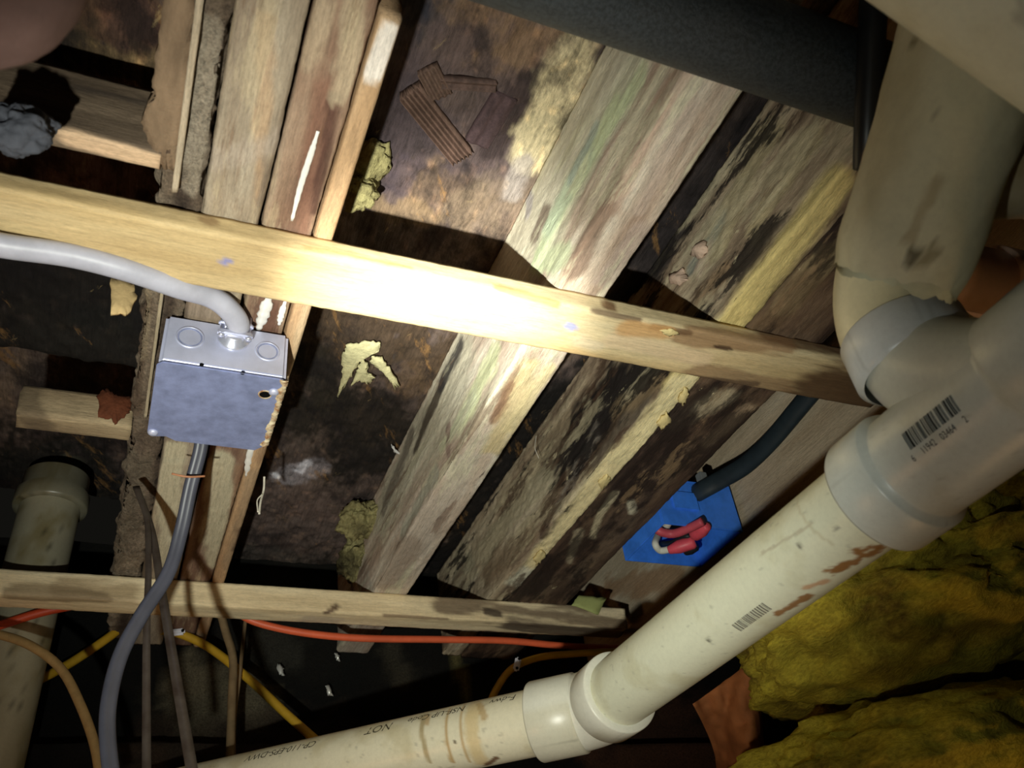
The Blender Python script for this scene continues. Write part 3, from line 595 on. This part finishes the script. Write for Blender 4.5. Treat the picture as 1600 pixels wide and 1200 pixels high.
for i, (px, sz) in enumerate((((438, 1046), 9), ((527, 1026), 7), ((514, 1079), 9), ((790, 990), 5))):
    x, y = px; o = flake('foil_scrap', [atY(x - sz * .6, y - sz, 1.242), atY(x + sz * .3, y - sz * .7, 1.242), atY(x + sz * .7, y + sz, 1.242), atY(x - sz * .2, y + sz * .8, 1.242)], .001, M_FOIL, None, seed=i, jag=.001, curl=.002)
    tag(o, ['shiny scrap on the dark back wall, leftmost of the loose pair', 'shiny scrap on the dark back wall, upper right one', 'shiny scrap on the dark back wall, lowest one', 'tiny shiny scrap just under the far batten'][i], 'scrap', 'shiny scraps on the back wall')

# ------------------------------------------------------------------ plastic stack at the left
PVC = (226, 220, 196)
def pvc_paint(seed, base=PVC, items=(), dirt=.5, r=.03):
    def f(T, A):
        c = np.ones(T.shape + (3,)) * lin(base); n = fbm(T * 30 + 40, A * r * 30 + 40, seed, 5)
        c = c * (1 - dirt * sst(.52, .75, n)[..., None] * np.array([.35, .42, .6]))
        sp = fbm(T * 260 + 90, A * r * 260 + 90, seed + 5, 2); c = c * (1 - .6 * dirt * sst(.80, .86, sp)[..., None])
        return strokes(c, T, A * r, [i for i in items], seed + 9, 120, 120)
    return f
def tub(L, r, n): return [(t, r) for t in np.linspace(0, L, n)]
st = empty('soil_stack', atY(60, 900, 1.115)); tag(st, 'dim white plastic pipe standing at the left behind the far batten', 'pipe')
pt = atY(77, 800, 1.115); sx, sy = pt[0], 1.115
zt = atY(77, 775, 1.08)[2]
lathe('stack_pipe', (sx, sy, -.47), (0, 0, 1), tub(zt + .47 + .045, .036, 120), M_PVC, st, 48, paint=pvc_paint(70, (150, 144, 122), dirt=.9))
lathe('coupling', (sx, sy, zt), (0, 0, 1), [(0, .036), (0, .0435), (.004, .0445), (.020, .0445), (.026, .040), (.048, .0395), (.050, .038), (.050, .0001)], M_PVC, st, 48, paint=pvc_paint(71, (124, 120, 102), dirt=1.))

# ------------------------------------------------------------------ white drain line
RP = .0302
AX, AZ = .4106, .2473
dr = empty('drain_pipe', (AX, .5, AZ)); tag(dr, 'white plastic drain line with tee, long sloping run and elbow, nearest the camera', 'drain pipe')
M_INK = plain('black_print', (44, 46, 46), .6, .2, .3, 300); M_INK2 = plain('faded_print', (128, 124, 112), .6, .2, .3, 300)
yE = .692
def LP(px, d=None):
    """photo pixel -> (t along the long run, arc) on the visible side of the long run"""
    o = np.array([AX, 0, AZ]); a, e, b = basis((0, 1, 0), -o); best = None
    dd = ray(px); dd = dd / np.linalg.norm(dd)
    A2 = 1 - dd[1] ** 2; B2 = -2 * (dd[0] * AX + dd[2] * AZ); C2 = AX ** 2 + AZ ** 2 - RP ** 2; disc_ = max(B2 * B2 - 4 * A2 * C2, 0)
    s = (-B2 - math.sqrt(disc_)) / (2 * A2); p = dd * s; v = p - np.array([AX, p[1], AZ]); return p[1] - .30, math.atan2(v @ b, v @ e) * RP
RST = (146, 100, 50)
li = [(LP((1300, 892)), LP((1390, 848)), .0035, RST, .95, 1.6), (LP((1345, 862)), LP((1375, 852)), .0035, RST, .95, 1.4), (LP((1215, 960)), LP((1265, 930)), .0030, RST, .9, .9), (LP((1260, 918)), LP((1290, 908)), .0025, (196, 150, 110), .8),
      (LP((1106, 1000)), LP((1108, 1001)), .0016, (90, 88, 76), .9, .4), (LP((1248, 850)), LP((1252, 856)), .0012, (110, 108, 96), .9, .3), (LP((1305, 828)), LP((1310, 824)), .0014, (150, 150, 136), .9, .3),
      (LP((1190, 866)), LP((1270, 818)), .0010, (186, 180, 156), .8, .5), (LP((1240, 760)), LP((1300, 850)), .0012, (196, 190, 160), .6, .6), (LP((1250, 745)), LP((1330, 700)), .006, (222, 208, 160), .5)]
longp = lathe('long_pipe', (AX, .30, AZ), (0, 1, 0), tub(yE - .30 + .004, RP, 190), M_PVC, dr, 128, paint=pvc_paint(72, (218, 220, 196), li, .35))
# 45 degree elbow
el = np.array([AX, yE, AZ]); dl = np.array([-.7071, .7071, .028]); dl = dl / np.linalg.norm(dl)
PF = (220, 220, 206)
pth = [el + np.array([0, -.004, 0]), el + np.array([0, .004, 0])]
for t in np.linspace(0, math.pi / 4, 12)[1:]:
    R = .055; pth.append(el + np.array([-(1 - math.cos(t)) * R, .004 + math.sin(t) * R, 0]))
pe = pth[-1]
sweep('elbow_body', np.array(pth), circ(.0345, 64), M_PVC, dr, paint=lambda P: np.ones(P.shape) * lin(PF))
lathe('elbow_hub', el + np.array([0, .014, 0]), (0, -1, 0), [(0, .0345), (.002, .0365), (.030, .0368), (.0315, .0360), (.0315, RP)], M_PVC, dr, 96, paint=pvc_paint(74, PF, dirt=.5))
lathe('elbow_hub', pe - dl * .006, dl, [(0, .0345), (.002, .0365), (.044, .0368), (.0455, .0360), (.0455, RP)], M_PVC, dr, 96, paint=pvc_paint(75, PF, dirt=.4))
lo = pe + dl * .03
LT = lambda px: None
_a, _e, _b = basis(dl, -lo)
def LQ(px):
    dd = ray(px); dd = dd / np.linalg.norm(dd); w = dd - dl * (dd @ dl); w0 = -lo + dl * (lo @ dl)
    A2 = w @ w; B2 = 2 * w @ w0; C2 = w0 @ w0 - RP ** 2; s = (-B2 - math.sqrt(max(B2 * B2 - 4 * A2 * C2, 0))) / (2 * A2); p = dd * s; v = p - lo; t = v @ dl; v = v - dl * t
    return t, math.atan2(v @ _b, v @ _e) * RP
STN = (176, 146, 96)
si = [(LQ((742, 1100)), LQ((752, 1190)), .0075, (206, 184, 136), .75, .25), (LQ((703, 1108)), LQ((708, 1190)), .0022, STN, .9, .3), (LQ((728, 1100)), LQ((735, 1190)), .0016, STN, .8, .3), (LQ((749, 1100)), LQ((756, 1120)), .0035, STN, .7, .4),
      (LQ((662, 1118)), LQ((672, 1190)), .0026, (166, 150, 112), .9, .25), (LQ((668, 1118)), LQ((668, 1130)), .003, STN, .7, .3), (LQ((710, 1158)), LQ((711, 1160)), .0014, (70, 56, 40), .9, .3), (LQ((775, 1185)), LQ((760, 1195)), .003, (104, 70, 44), .9, .5)]
lower = lathe('lower_pipe', lo, dl, tub(.50, RP, 200), M_PVC, dr, 112, paint=pvc_paint(76, (218, 212, 186), si, .45))
# printing on the lower pipe, upside down to us
M_INKT = plain('brown_print', (84, 78, 62), .6, .2, .4, 300)
def lower_text(body, px, size):
    t, arc = LQ(px); wrap_print('printed_text', body, size, lo, dl, RP, t, arc / RP, M_INKT, lower, flip=False, shear=.2)
lower_text('F-dwv', (808, 1085), .0112)
lower_text('NSF-UP Code', (729, 1103), .0108)
lower_text('NOT', (616, 1129), .0135)
lower_text('CP-110-EPS-DWV', (497, 1157), .0112)
# tee fitting
tee_paint = pvc_paint(78, (206, 212, 206), dirt=.3)
tee = lathe('tee_body', (AX, .165, AZ), (0, 1, 0), [(0, .0300), (0, .0385), (.001, .0395), (.046, .0395), (.048, .0385), (.051, .0345)] + [(t, .0345) for t in np.linspace(.054, .132, 24)] + [(.134, .0346), (.1365, .0385), (.138, .0392), (.165, .0394), (.167, .0386), (.167, RP)], M_PVC, dr, 112, paint=tee_paint)
# branch rising from the tee
yB = .268
bp = smooth_path([(AX, yB - .055, AZ + .0), (AX, yB - .026, AZ + .022), (AX, yB - .006, AZ + .046), (AX, yB, AZ + .072)], 10)
sweep('tee_branch', bp, circ(.0335, 64), M_PVC, dr, up=(1, 0, 0), paint=lambda P: np.ones(P.shape) * lin((206, 210, 200)))
zb = AZ + .050
lathe('branch_hub', (AX, yB, zb - .004), (0, 0, 1), [(0, .0335), (.003, .0372), (.030, .0376), (.0315, .0365), (.0315, RP)], M_PVC, dr, 96, paint=pvc_paint(79, (206, 210, 210), dirt=.3))
re = np.array([AX, yB, zb + .020]); ep = [re, re + np.array([0, 0, .008])]
for t in np.linspace(0, math.radians(48), 10)[1:]: ep.append(re + np.array([0, -(1 - math.cos(t)) * .05, .008 + math.sin(t) * .05]))
sweep('riser_elbow', np.array(ep), circ(.0355, 64), M_PVC, dr, up=(1, 0, 0), paint=lambda P: np.ones(P.shape) * lin((214, 206, 172)))
rs = ep[-1]; rd_ = dep(1560, -20, .460) - rs; rd_ = rd_ / np.linalg.norm(rd_)
lathe('riser_pipe', rs - rd_ * .004, rd_, tub(.23, .0302, 20), M_PVC, dr, 64, paint=pvc_paint(80, (214, 206, 180)))
# barcodes
UPC_L = ['0001101', '0011001', '0010011', '0111101', '0100011', '0110001', '0101111', '0111011', '0110111', '0001011']
code = '611942034642'; pat = '101' + ''.join(UPC_L[int(c)] for c in code[:6]) + '01010' + ''.join(''.join('10'[int(x)] for x in UPC_L[int(c)]) for c in code[6:]) + '101'
def cyl_hit(px, r, y0):
    dd = ray(px); dd = dd / np.linalg.norm(dd); o = np.array([AX, 0, AZ]); a, e, b = basis((0, 1, 0), -o)
    A2 = 1 - dd[1] ** 2; B2 = -2 * (dd[0] * AX + dd[2] * AZ); C2 = AX ** 2 + AZ ** 2 - r ** 2; s = (-B2 - math.sqrt(max(B2 * B2 - 4 * A2 * C2, 0))) / (2 * A2)
    p = dd * s; v = p - np.array([AX, p[1], AZ]); return p[1] - y0, math.atan2(v @ b, v @ e)
rT = .0345
t0_, a0_ = cyl_hit((1424, 703), rT, 0); t1_, a1_ = cyl_hit((1502, 642), rT, 0); t2_, a2_ = cyl_hit((1410, 678), rT, 0)
mod = abs(t1_ - t0_) / len(pat); hh = abs(a2_ - a0_) * rT; sg = -1 if t1_ < t0_ else 1
fl_ = sg < 0
def place_code(name, body, size, px, r, xs_=1., ink=None, host=None):
    t, a = cyl_hit(px, r, 0); return wrap_print(name, body, size, (AX, 0, AZ), (0, 1, 0), r, t, a, ink or M_INK, host or tee, flip=fl_, toward=-np.array([AX, 0, AZ]), xs_=xs_)
place_code('barcode', bars(pat, mod, hh), 1, (1424, 703), rT)
dt_ = abs(cyl_hit((1444, 709), rT, 0)[0] - cyl_hit((1471, 690), rT, 0)[0])
for s_, px in (('6', (1429, 722)), ('11942', (1444, 710)), ('03464', (1474, 688)), ('2', (1510, 661))): place_code('barcode_digits', s_, .0056, px, rT, dt_ / (5 * .6 * .0056))
t0_, a0_ = cyl_hit((1158, 986), RP, 0); t1_, a1_ = cyl_hit((1212, 953), RP, 0); t2_, a2_ = cyl_hit((1149, 974), RP, 0)
rp = random.Random(8); pat2 = ''.join(rp.choice(['100', '110', '100', '11100', '10']) for _ in range(20))
place_code('barcode', bars(pat2, abs(t1_ - t0_) / len(pat2), abs(a2_ - a0_) * RP * 1.1), 1, (1158, 986), RP, ink=M_INK2, host=longp)

# plastic sleeve round the riser
s0_ = dep(1400, 432, .470); s1_ = dep(1556, -20, .450); sd_ = (s1_ - s0_) / np.linalg.norm(s1_ - s0_)
def sleeve():
    k = 96; n = 60; an = np.linspace(0, 2 * math.pi, k, endpoint=False); ts = np.linspace(0, .30, n)
    a, e, b = basis(sd_, -s0_); P = []
    lip = .010 * (fbm(np.cos(an) * 2 + 5, np.sin(an) * 2 + 5, 91, 4) - .5) + .004 * (fbm(np.cos(an) * 9 + 15, np.sin(an) * 9 + 5, 92, 3) - .5)
    for j in range(2):
        rows = []
        for i, t in enumerate(ts if j == 0 else ts[::-1]):
            r = .0342 + .012 * sst(.0, .26, t) + .001 * math.exp(-((t - .03) / .02) ** 2) - .003 * math.exp(-(t / .008) ** 2)
            rr = r + .0022 * (fbm(np.cos(an) * 1.5 + t * 30, np.sin(an) * 1.5 + 9, 93, 4) - .5) * 2 - (0.0016 if j else 0)
            w = math.exp(-(t / .05) ** 2)
            rows.append(s0_ + (t - .004 + w * lip)[:, None] * a + rr[:, None] * (np.cos(an)[:, None] * e + np.sin(an)[:, None] * b))
        P += rows
    me = grid_mesh('plastic_sleeve', np.array(P), wrap=True)
    c = np.ones((len(P), k, 3)) * lin((216, 212, 182)); Tm = np.tile(np.concatenate([ts, ts[::-1]])[:, None], (1, k)); Am = np.tile(((an + math.pi) % (2 * math.pi) - math.pi)[None], (len(P), 1))
    nz = fbm(Tm * 30 + 3, Am * 1.4 + 3, 94, 4); c = c * (1 - .4 * sst(.5, .8, nz)[..., None] * np.array([.4, .45, .6]))
    rn = np.random.RandomState(3); it = []
    for i in range(9): t = .04 + rn.rand() * .2; q = rn.uniform(-1.1, 1.1); it.append(((t, q * .04), (t + rn.normal(0, .002), q * .04 + rn.normal(0, .002)), (.0007 + .0006 * rn.rand()), (116, 104, 76), .7, .3))
    it += [((.012, .004), (.014, .006), .0034, (96, 88, 62), .9, .5), ((.010, .012), (.016, .016), .004, (150, 140, 108), .8, .7), ((.02, .0), (.05, .004), .003, (170, 154, 116), .6, .8)]
    c = strokes(c, Tm, Am * .04, it, 950, 150, 150); paint_attr(me, c.reshape(-1, 3))
    bm = bmesh.new(); bm.from_mesh(me); bmesh.ops.recalc_face_normals(bm, faces=bm.faces); bm.to_mesh(me); bm.free()
    o = link('plastic_sleeve', me, painted('matte_sleeve', None, amp=.06, fine=.4, bumpk=.08, rough=.6), None); return o
tag(sleeve(), 'dull cream plastic sleeve with a ragged lip round the rising drain pipe', 'pipe sleeve')

q0 = dep(1480, 262, .50); q1 = dep(1640, 255, .50); ax = q1 - q0
so = empty('side_outlet', q0); tag(so, 'dull cream plastic outlet leaving the sleeve towards the right edge', 'pipe')
lathe('outlet_run', q0, ax, tub(np.linalg.norm(ax) * 2, .031, 30), M_PVC, so, 64, paint=pvc_paint(86, (196, 182, 150), dirt=.8), caps=True)
lathe('outlet_collar', q0 + ax * .9, ax, [(0, .031), (0, .034), (.03, .034), (.03, .031)], M_PVC, so, 64, paint=pvc_paint(87, (196, 182, 150), dirt=.8))
# pale pipe crossing the top right corner, close to the camera
c0, c1 = dep(1500, -145, .34), dep(1800, 70, .34)
ax = (c1 - c0); c00 = c0 - ax * .6
cr = empty('overflow_pipe', c0); tag(cr, 'pale plastic pipe crossing the top right corner', 'pipe')
lathe('pipe_run', c00, ax, tub(np.linalg.norm(ax) * 2.6, .044, 60), M_PVC, cr, 96, paint=pvc_paint(82, (220, 222, 200), dirt=.5))

# pipe behind the tee; warm lamplight is put into its pink paint
k0, k1 = dep(1475, 425, .66), dep(1680, 470, .72); ax = k1 - k0
pk = empty('branch_pipe', k0); tag(pk, 'pinkish lamplit plastic pipe behind the tee at the right edge', 'pipe')
lathe('pipe_run', k0, ax, tub(np.linalg.norm(ax) * 1.6, .0255, 30), M_PVC, pk, 64, paint=pvc_paint(84, (226, 190, 166)), caps=True)
lathe('pipe_hub', k0 + ax * .33, ax, [(0, .0255), (0, .029), (.002, .0295), (.035, .0295), (.037, .0285), (.037, .0255)], M_PVC, pk, 64, paint=pvc_paint(85, (226, 190, 166)))
bl = plank('blocking', 'X', .50, .86, .30, .338, .36, .47, [(136, 84, 48), (158, 104, 62), (176, 122, 76)], [], 55, mat=MW['X'], disp=.0008)
bpy.data.objects.remove(bl)

# ------------------------------------------------------------------ black pipes
M_BLK = plain('black_pipe_foam', (70, 76, 80), .5, .45, .6, 420, bumpk=.5, detail=4)
bpn = lathe('insulated_pipe', (-.35, .191, .470), (1, 0, 0), tub(.742, .0278, 40), M_BLK, None, 64, toward=(0, 0, -1), caps=True)
tag(bpn, 'thick black insulated pipe crossing the joists at the top', 'pipe')
M_BLK2 = plain('black_tubing', (26, 28, 30), .4, .4, .3, 60)
o = cable('water_tube', [dep(1354, 262, .525), dep(1356, 200, .515), dep(1362, 60, .505), dep(1368, -60, .50)], .0080, M_BLK2, up=(1, 0, 0), k=24)
tag(o, 'narrow black tube beside the cream sleeve', 'tube')

# ------------------------------------------------------------------ blue electrical box
M_BLUE = plain('blue_pvc', (66, 136, 250), .42, .45, .25, 50)
XB0, XB1, YB0, YB1, ZB0, ZB1 = .574, .6915, .772, .872, .489, .556
bb = empty('electrical_box', ((XB0 + XB1) / 2, (YB0 + YB1) / 2, ZB1)); tag(bb, 'open blue plastic electrical box with red wires beside the tan joist', 'electrical box')
th = .003
box('back_wall', (XB0, YB0, ZB1 - th), (XB1, YB1, ZB1), M_BLUE, bb, .0006)
box('side_wall', (XB0, YB0, ZB0), (XB1, YB0 + th, ZB1 - th), M_BLUE, bb, .0006)
box('side_wall', (XB0, YB1 - th, ZB0), (XB1, YB1, ZB1 - th), M_BLUE, bb, .0006)
box('side_wall', (XB0, YB0 + th, ZB0), (XB0 + th, YB1 - th, ZB1 - th), M_BLUE, bb, .0006)
box('side_wall', (XB1 - th, YB0 + th, ZB0), (XB1, YB1 - th, ZB1 - th), M_BLUE, bb, .0006)
box('mounting_lug', (XB1, YB0 + .02, ZB0 + .012), (XB1 + .008, YB0 + .045, ZB0 + .030), M_BLUE, bb, .001)
box('cable_flap', (XB0 + .02, YB0 - .003, ZB0 + .022), (XB0 + .058, YB0, ZB0 + .048), M_BLUE, bb, .001)
M_REDW = plain('red_wire_nut', (224, 84, 100), .45, .4, .2, 50); M_WHW = plain('white_wire', (220, 218, 206), .5, .3, .1); M_DKW = plain('black_wire', (34, 36, 40), .5, .3, .2); M_RW = plain('red_wire', (190, 78, 92), .5, .4, .2)
def bw(px, z): return atZ(*px, z)
cable('red_wire', [bw((1046, 806), .540), bw((1030, 812), .512), bw((1028, 828), .496), bw((1050, 834), .490), bw((1075, 826), .487), bw((1098, 815), .486)], .0055, M_RW, bb, up=(1, 0, 0))
cable('white_wire', [bw((1054, 802), .53), bw((1048, 810), .506), bw((1040, 824), .505)], .0050, M_WHW, bb, up=(1, 0, 0))
cable('white_wire', [bw((1028, 836), .52), bw((1024, 850), .500), bw((1032, 860), .494), bw((1048, 858), .490)], .0045, M_WHW, bb, up=(1, 0, 0))
cable('black_wire', [bw((1030, 850), .515), bw((1050, 848), .500), bw((1072, 838), .494), bw((1084, 842), .492)], .0036, M_DKW, bb, up=(1, 0, 0))
cable('black_wire', [bw((1034, 822), .53), bw((1056, 822), .515), bw((1088, 812), .505)], .0036, M_DKW, bb, up=(1, 0, 0))
def wirenut(a, b_, r, mat):
    ax = b_ - a; L = np.linalg.norm(ax); return lathe('wire_nut', a, ax, [(0, .0001), (0, r * .8), (L * .1, r), (L * .6, r), (L * .95, r * .62), (L, r * .5), (L, .0001)], mat, bb, 20)
wirenut(bw((1086, 846), .487), bw((1044, 860), .485), .0086, M_REDW)
wirenut(bw((1084, 836), .490), bw((1106, 822), .486), .0088, M_REDW)
wirenut(bw((1088, 852), .494), bw((1070, 864), .492), .0070, M_DKW)
M_CBL = plain('black_cable_sheath', (40, 50, 56), .5, .4, .3, 60)
o = cable('feed_cable', [atX(1300, 575, .655), atX(1252, 632, .655), atX(1205, 688, .655), atX(1165, 726, .655), atY(1125, 750, .735), atY(1100, 764, .758), atY(1086, 772, .776)], .0125, M_CBL, n=12, ry=.008, up=(1, 0, 0))
tag(o, 'thick black cable running into the blue electrical box', 'cable')
o = box('cable_cleat', atY(1098, 752, .762) - np.array([.006, .006, .010]), atY(1098, 752, .762) + np.array([.006, .006, .012]), plain('grey_cleat', (116, 120, 122), .5, .4), None, .002)
tag(o, 'small grey cleat beside the black cable at the blue box', 'cleat')
M_GTAB = plain('green_paper', (176, 182, 116), .8, .2, .2)
o = flake('paper_tab', [atY(893, 945, 1.026), atY(905, 930, 1.026), atY(948, 934, 1.026), atY(935, 960, 1.026)], .0015, M_GTAB, None, seed=2, jag=.0004, curl=.001); tag(o, 'pale green paper tab stuck to the right end of the far batten', 'paper')

# ------------------------------------------------------------------ insulation
def fuzz(name, c1, c2, c3):
    m, nt, b = base_mat(name, .95, .05); co = nd(nt, 'ShaderNodeTexCoord').outputs['Object']
    n = noise_node(nt, co, 14, 6, .65); c = ramp(nt, n, [(.3, tuple(lin(c3))), (.45, tuple(lin(c2))), (.65, tuple(lin(c1)))])
    n2 = noise_node(nt, co, 380, 4, .7, (1, .4, 1)); c = mixc(nt, 'MULTIPLY', 1., c, ramp(nt, n2, [(.3, (.6,) * 3), (.7, (1.25,) * 3)]))
    nt.links.new(c, b.inputs['Base Color']); bump(nt, b, n2, .7, .004); return m
M_INS = fuzz('yellow_fibreglass', (204, 188, 66), (172, 156, 56), (112, 94, 40))
def rotm(a, b): return Matrix.Rotation(a, 4, b).to_3x3()
o = blob('insulation_batt', dep(1400, 985, .80), (.15, .20, .065), M_INS, .16, 2.4, 2, 6, rotm(-.5, 'Z'), oct=4); tag(o, 'bright yellow fibreglass fold under the long white pipe', 'insulation', 'yellow insulation folds')
o = blob('insulation_batt', dep(1560, 870, .95), (.20, .20, .085), M_INS, .16, 2.4, 5, 6, oct=4); tag(o, 'dark olive fibreglass mass behind the white tee', 'insulation', 'yellow insulation folds')
o = blob('insulation_batt', dep(1440, 1235, .74), (.16, .16, .065), M_INS, .16, 2.4, 7, 6, oct=4); tag(o, 'lowest fibreglass fold at the bottom right corner', 'insulation', 'yellow insulation folds')
o = blob('insulation_batt', dep(1660, 330, .95), (.16, .12, .05), M_INS, .2, 3.2, 9, 5); tag(o, 'small fibreglass fold at the right edge above the pinkish pipe', 'insulation', 'yellow insulation folds')
M_KRAFT = plain('kraft_paper', (150, 92, 52), .8, .2, .35, 24, bumpk=.2)
KP = np.zeros((26, 18, 3))
for i in range(26):
    for j in range(18):
        v = i / 25; u = j / 17; x = 1082 + 20 * v + u * (98 - 0 * v) + 26 * math.sin(v * 2.5) * (1 - u) ; y = 1030 + v * 230 + (1 - u) * 70 * (1 - v)
        KP[i, j] = dep(x, y, .86 + .03 * (float(fbm(np.array([u * 3.]), np.array([v * 4.]), 88, 4)[0]) - .5) * 2 + .05 * math.sin(u * 5 + v * 2.2) * .5 + .03 * v)
kp = link('kraft_paper', grid_mesh('kraft_paper', KP), M_KRAFT); sm = kp.modifiers.new('thick', 'SOLIDIFY'); sm.thickness = .0015
tag(kp, 'orange-brown kraft paper flap hanging beside the yellow insulation', 'paper')
M_PINK = plain('pinkish_batt', (116, 92, 86), .9, .1, .2, 40, bumpk=.3)
o = blob('pink_insulation', dep(-90, -100, .30), (.046, .046, .034), M_PINK, .04, 1.2, 3, 5); tag(o, 'blurred pinkish insulation hanging in the top left corner', 'insulation')
M_GREYT = plain('grey_wool', (84, 86, 94), .95, .1, .4, 40, bumpk=.4)
o = blob('grey_wool_tuft', dep(26, 204, .50), (.019, .014, .015), M_GREYT, .3, 1.6, 6, 5); tag(o, 'grey wool tuft above the batten at the left edge', 'insulation')
M_TUFT = fuzz('mouldy_fibre', (168, 160, 112), (118, 110, 76), (58, 52, 40))
for px, d, rd, lab, sd in (((576, 262), .632, (.015, .026, .012), 'olive fibre tuft beside the orange-tan pine strip, upper one', 1), ((563, 303), .610, (.014, .016, .012), 'small pale yellow fibre tuft at the edge of the batten shadow', 4)):
    o = blob('fibre_tuft', atZ(*px, d), rd, M_TUFT, .30, 2.8, sd, 4); tag(o, lab, 'tuft', 'fibre tufts in the bay')
o = blob('fibre_tuft', atZ(568, 812, .61), (.030, .035, .024), M_TUFT, .30, 3., 8, 5); tag(o, 'large crusty fibre tuft against the mouldy joist', 'tuft', 'fibre tufts in the bay')
o = blob('fibre_tuft', atZ(560, 875, .59), (.024, .05, .030), M_TUFT, .30, 3., 11, 5); tag(o, 'yellowish fibre tuft under the large crusty one by the far batten', 'tuft', 'fibre tufts in the bay')

# ------------------------------------------------------------------ loose bits
M_SCRAP = painted('splintered_wood', None, amp=.3, bumpk=.4)
def scrap(p, q, w, h, lab, col=(112, 84, 62), grooves=4, seed=0):
    a = atZ(*p, ZS - .002 - h / 2); b_ = atZ(*q, ZS - .002 - h / 2); ax = b_ - a; L = np.linalg.norm(ax); k = 48
    s = np.linspace(-1, 1, k); prof = [(w * t, -h + .42 * h * math.cos(t * grooves * math.pi)) for t in s] + [(w * t, .009) for t in s[::-1]]
    pa = a[None] + np.linspace(0, 1, 30)[:, None] * ax[None]
    def pc(P):
        n = fbm(P[..., 0] * 300, P[..., 1] * 120, seed + 60, 4); return lin(col) * (.55 + .9 * n[..., None])
    o = sweep('wood_scrap', pa, prof, M_SCRAP, paint=pc); tag(o, lab, 'wood scrap', 'wood scraps stuck to the deck'); return o
scrap((640, 140), (722, 243), .010, .006, 'grooved brown wood scrap slanting on the deck between the joists', (98, 76, 66), 5, 1)
scrap((688, 128), (775, 134), .004, .003, 'thin dark wood scrap lying crosswise above the grooved one', (84, 66, 60), 1, 2)
scrap((668, 108), (690, 150), .009, .003, 'short brown wood scrap touching the upper end of the grooved one', (92, 72, 62), 3, 3)
scrap((790, 150), (745, 225), .011, .002, 'wide dark purple-brown wood scrap right of the grooved one', (70, 54, 56), 2, 4)
M_FUNG = plain('cream_fungus', (214, 208, 162), .85, .2, .3, 120, bumpk=.6)
fu = empty('fungus_patch', atZ(575, 570, ZS - .01)); tag(fu, 'cream fungus crust with fingers on the dark deck below the batten', 'fungus')
for i, pix in enumerate(([(541, 540), (570, 536), (596, 538), (590, 552), (566, 556), (556, 575), (540, 600), (527, 622), (534, 590), (534, 560)], [(566, 556), (574, 572), (572, 585), (586, 590), (576, 600), (562, 594), (548, 604), (556, 586), (562, 570)],
                         [(578, 556), (598, 562), (608, 575), (624, 604), (618, 606), (604, 588), (592, 576), (580, 568)])):
    flake('fungus_lobe', [atZ(*p, ZS - .009) for p in pix], .003, M_FUNG, fu, seed=i + 40, jag=.0012, curl=.0015, nrm=(0, 0, -1))
M_SHIM = plain('tan_shim', (206, 178, 128), .8, .2, .2, 90, bumpk=.2)
o = flake('wood_shim', [atY(174, 432, .56), atY(208, 440, .56), atY(213, 462, .56), atY(204, 488, .56), atY(173, 490, .56)], .004, M_SHIM, None, seed=9, jag=.0008, curl=.001, nrm=(0, -1, -.2)); tag(o, 'small torn tan wood shim hanging under the grey supply cable', 'wood shim')
M_RUSTF = plain('rust_flake', (96, 52, 32), .85, .2, .3, 90, bumpk=.5)
o = flake('rust_flake', [atY(155, 612, .721), atY(166, 606, .721), atY(180, 616, .721), atY(206, 620, .721), (atY(207, 640, .721)), atY(192, 652, .721), atY(182, 662, .721), atY(172, 654, .721), atY(153, 650, .721)], .001, M_RUSTF, None, seed=10, jag=.001, curl=.003, nrm=(0, -1, 0)); tag(o, 'dark rust-brown ragged flake on the short tan strip', 'flake')
M_STR = plain('white_string', (216, 210, 196), .8, .2)
o = cable('frayed_string', [atZ(413, 745, .495), atY(412, 765, .79), atY(407, 785, .785), atY(405, 803, .78)], .0011, M_STR, up=(0, 1, 0)); tag(o, 'white frayed string hanging from the pine strip below the junction box', 'string')
cable('strand', [atY(410, 772, .788), atY(402, 782, .785), atY(403, 800, .78)], .0007, M_STR, o, up=(0, 1, 0))
o = cable('frayed_string', [atY(838, 680, .80), atY(836, 700, .80), atY(842, 716, .80)], .0004, M_STR, up=(0, 1, 0)); tag(o, 'fine cobweb thread beside the dark edge of the mouldy joist', 'string')
M_WHITEB = plain('white_chip', (232, 232, 232), .6, .3, .1)
o = flake('paint_chip', [atZ(611, 694, .63), atZ(618, 702, .63), atZ(629, 712, .63), atZ(616, 708, .63)], .001, M_WHITEB, None, seed=12, jag=.0005, curl=.002, nrm=(0, 0, -1)); tag(o, 'white paint chip on the dark deck left of the mouldy joist', 'paint chip')
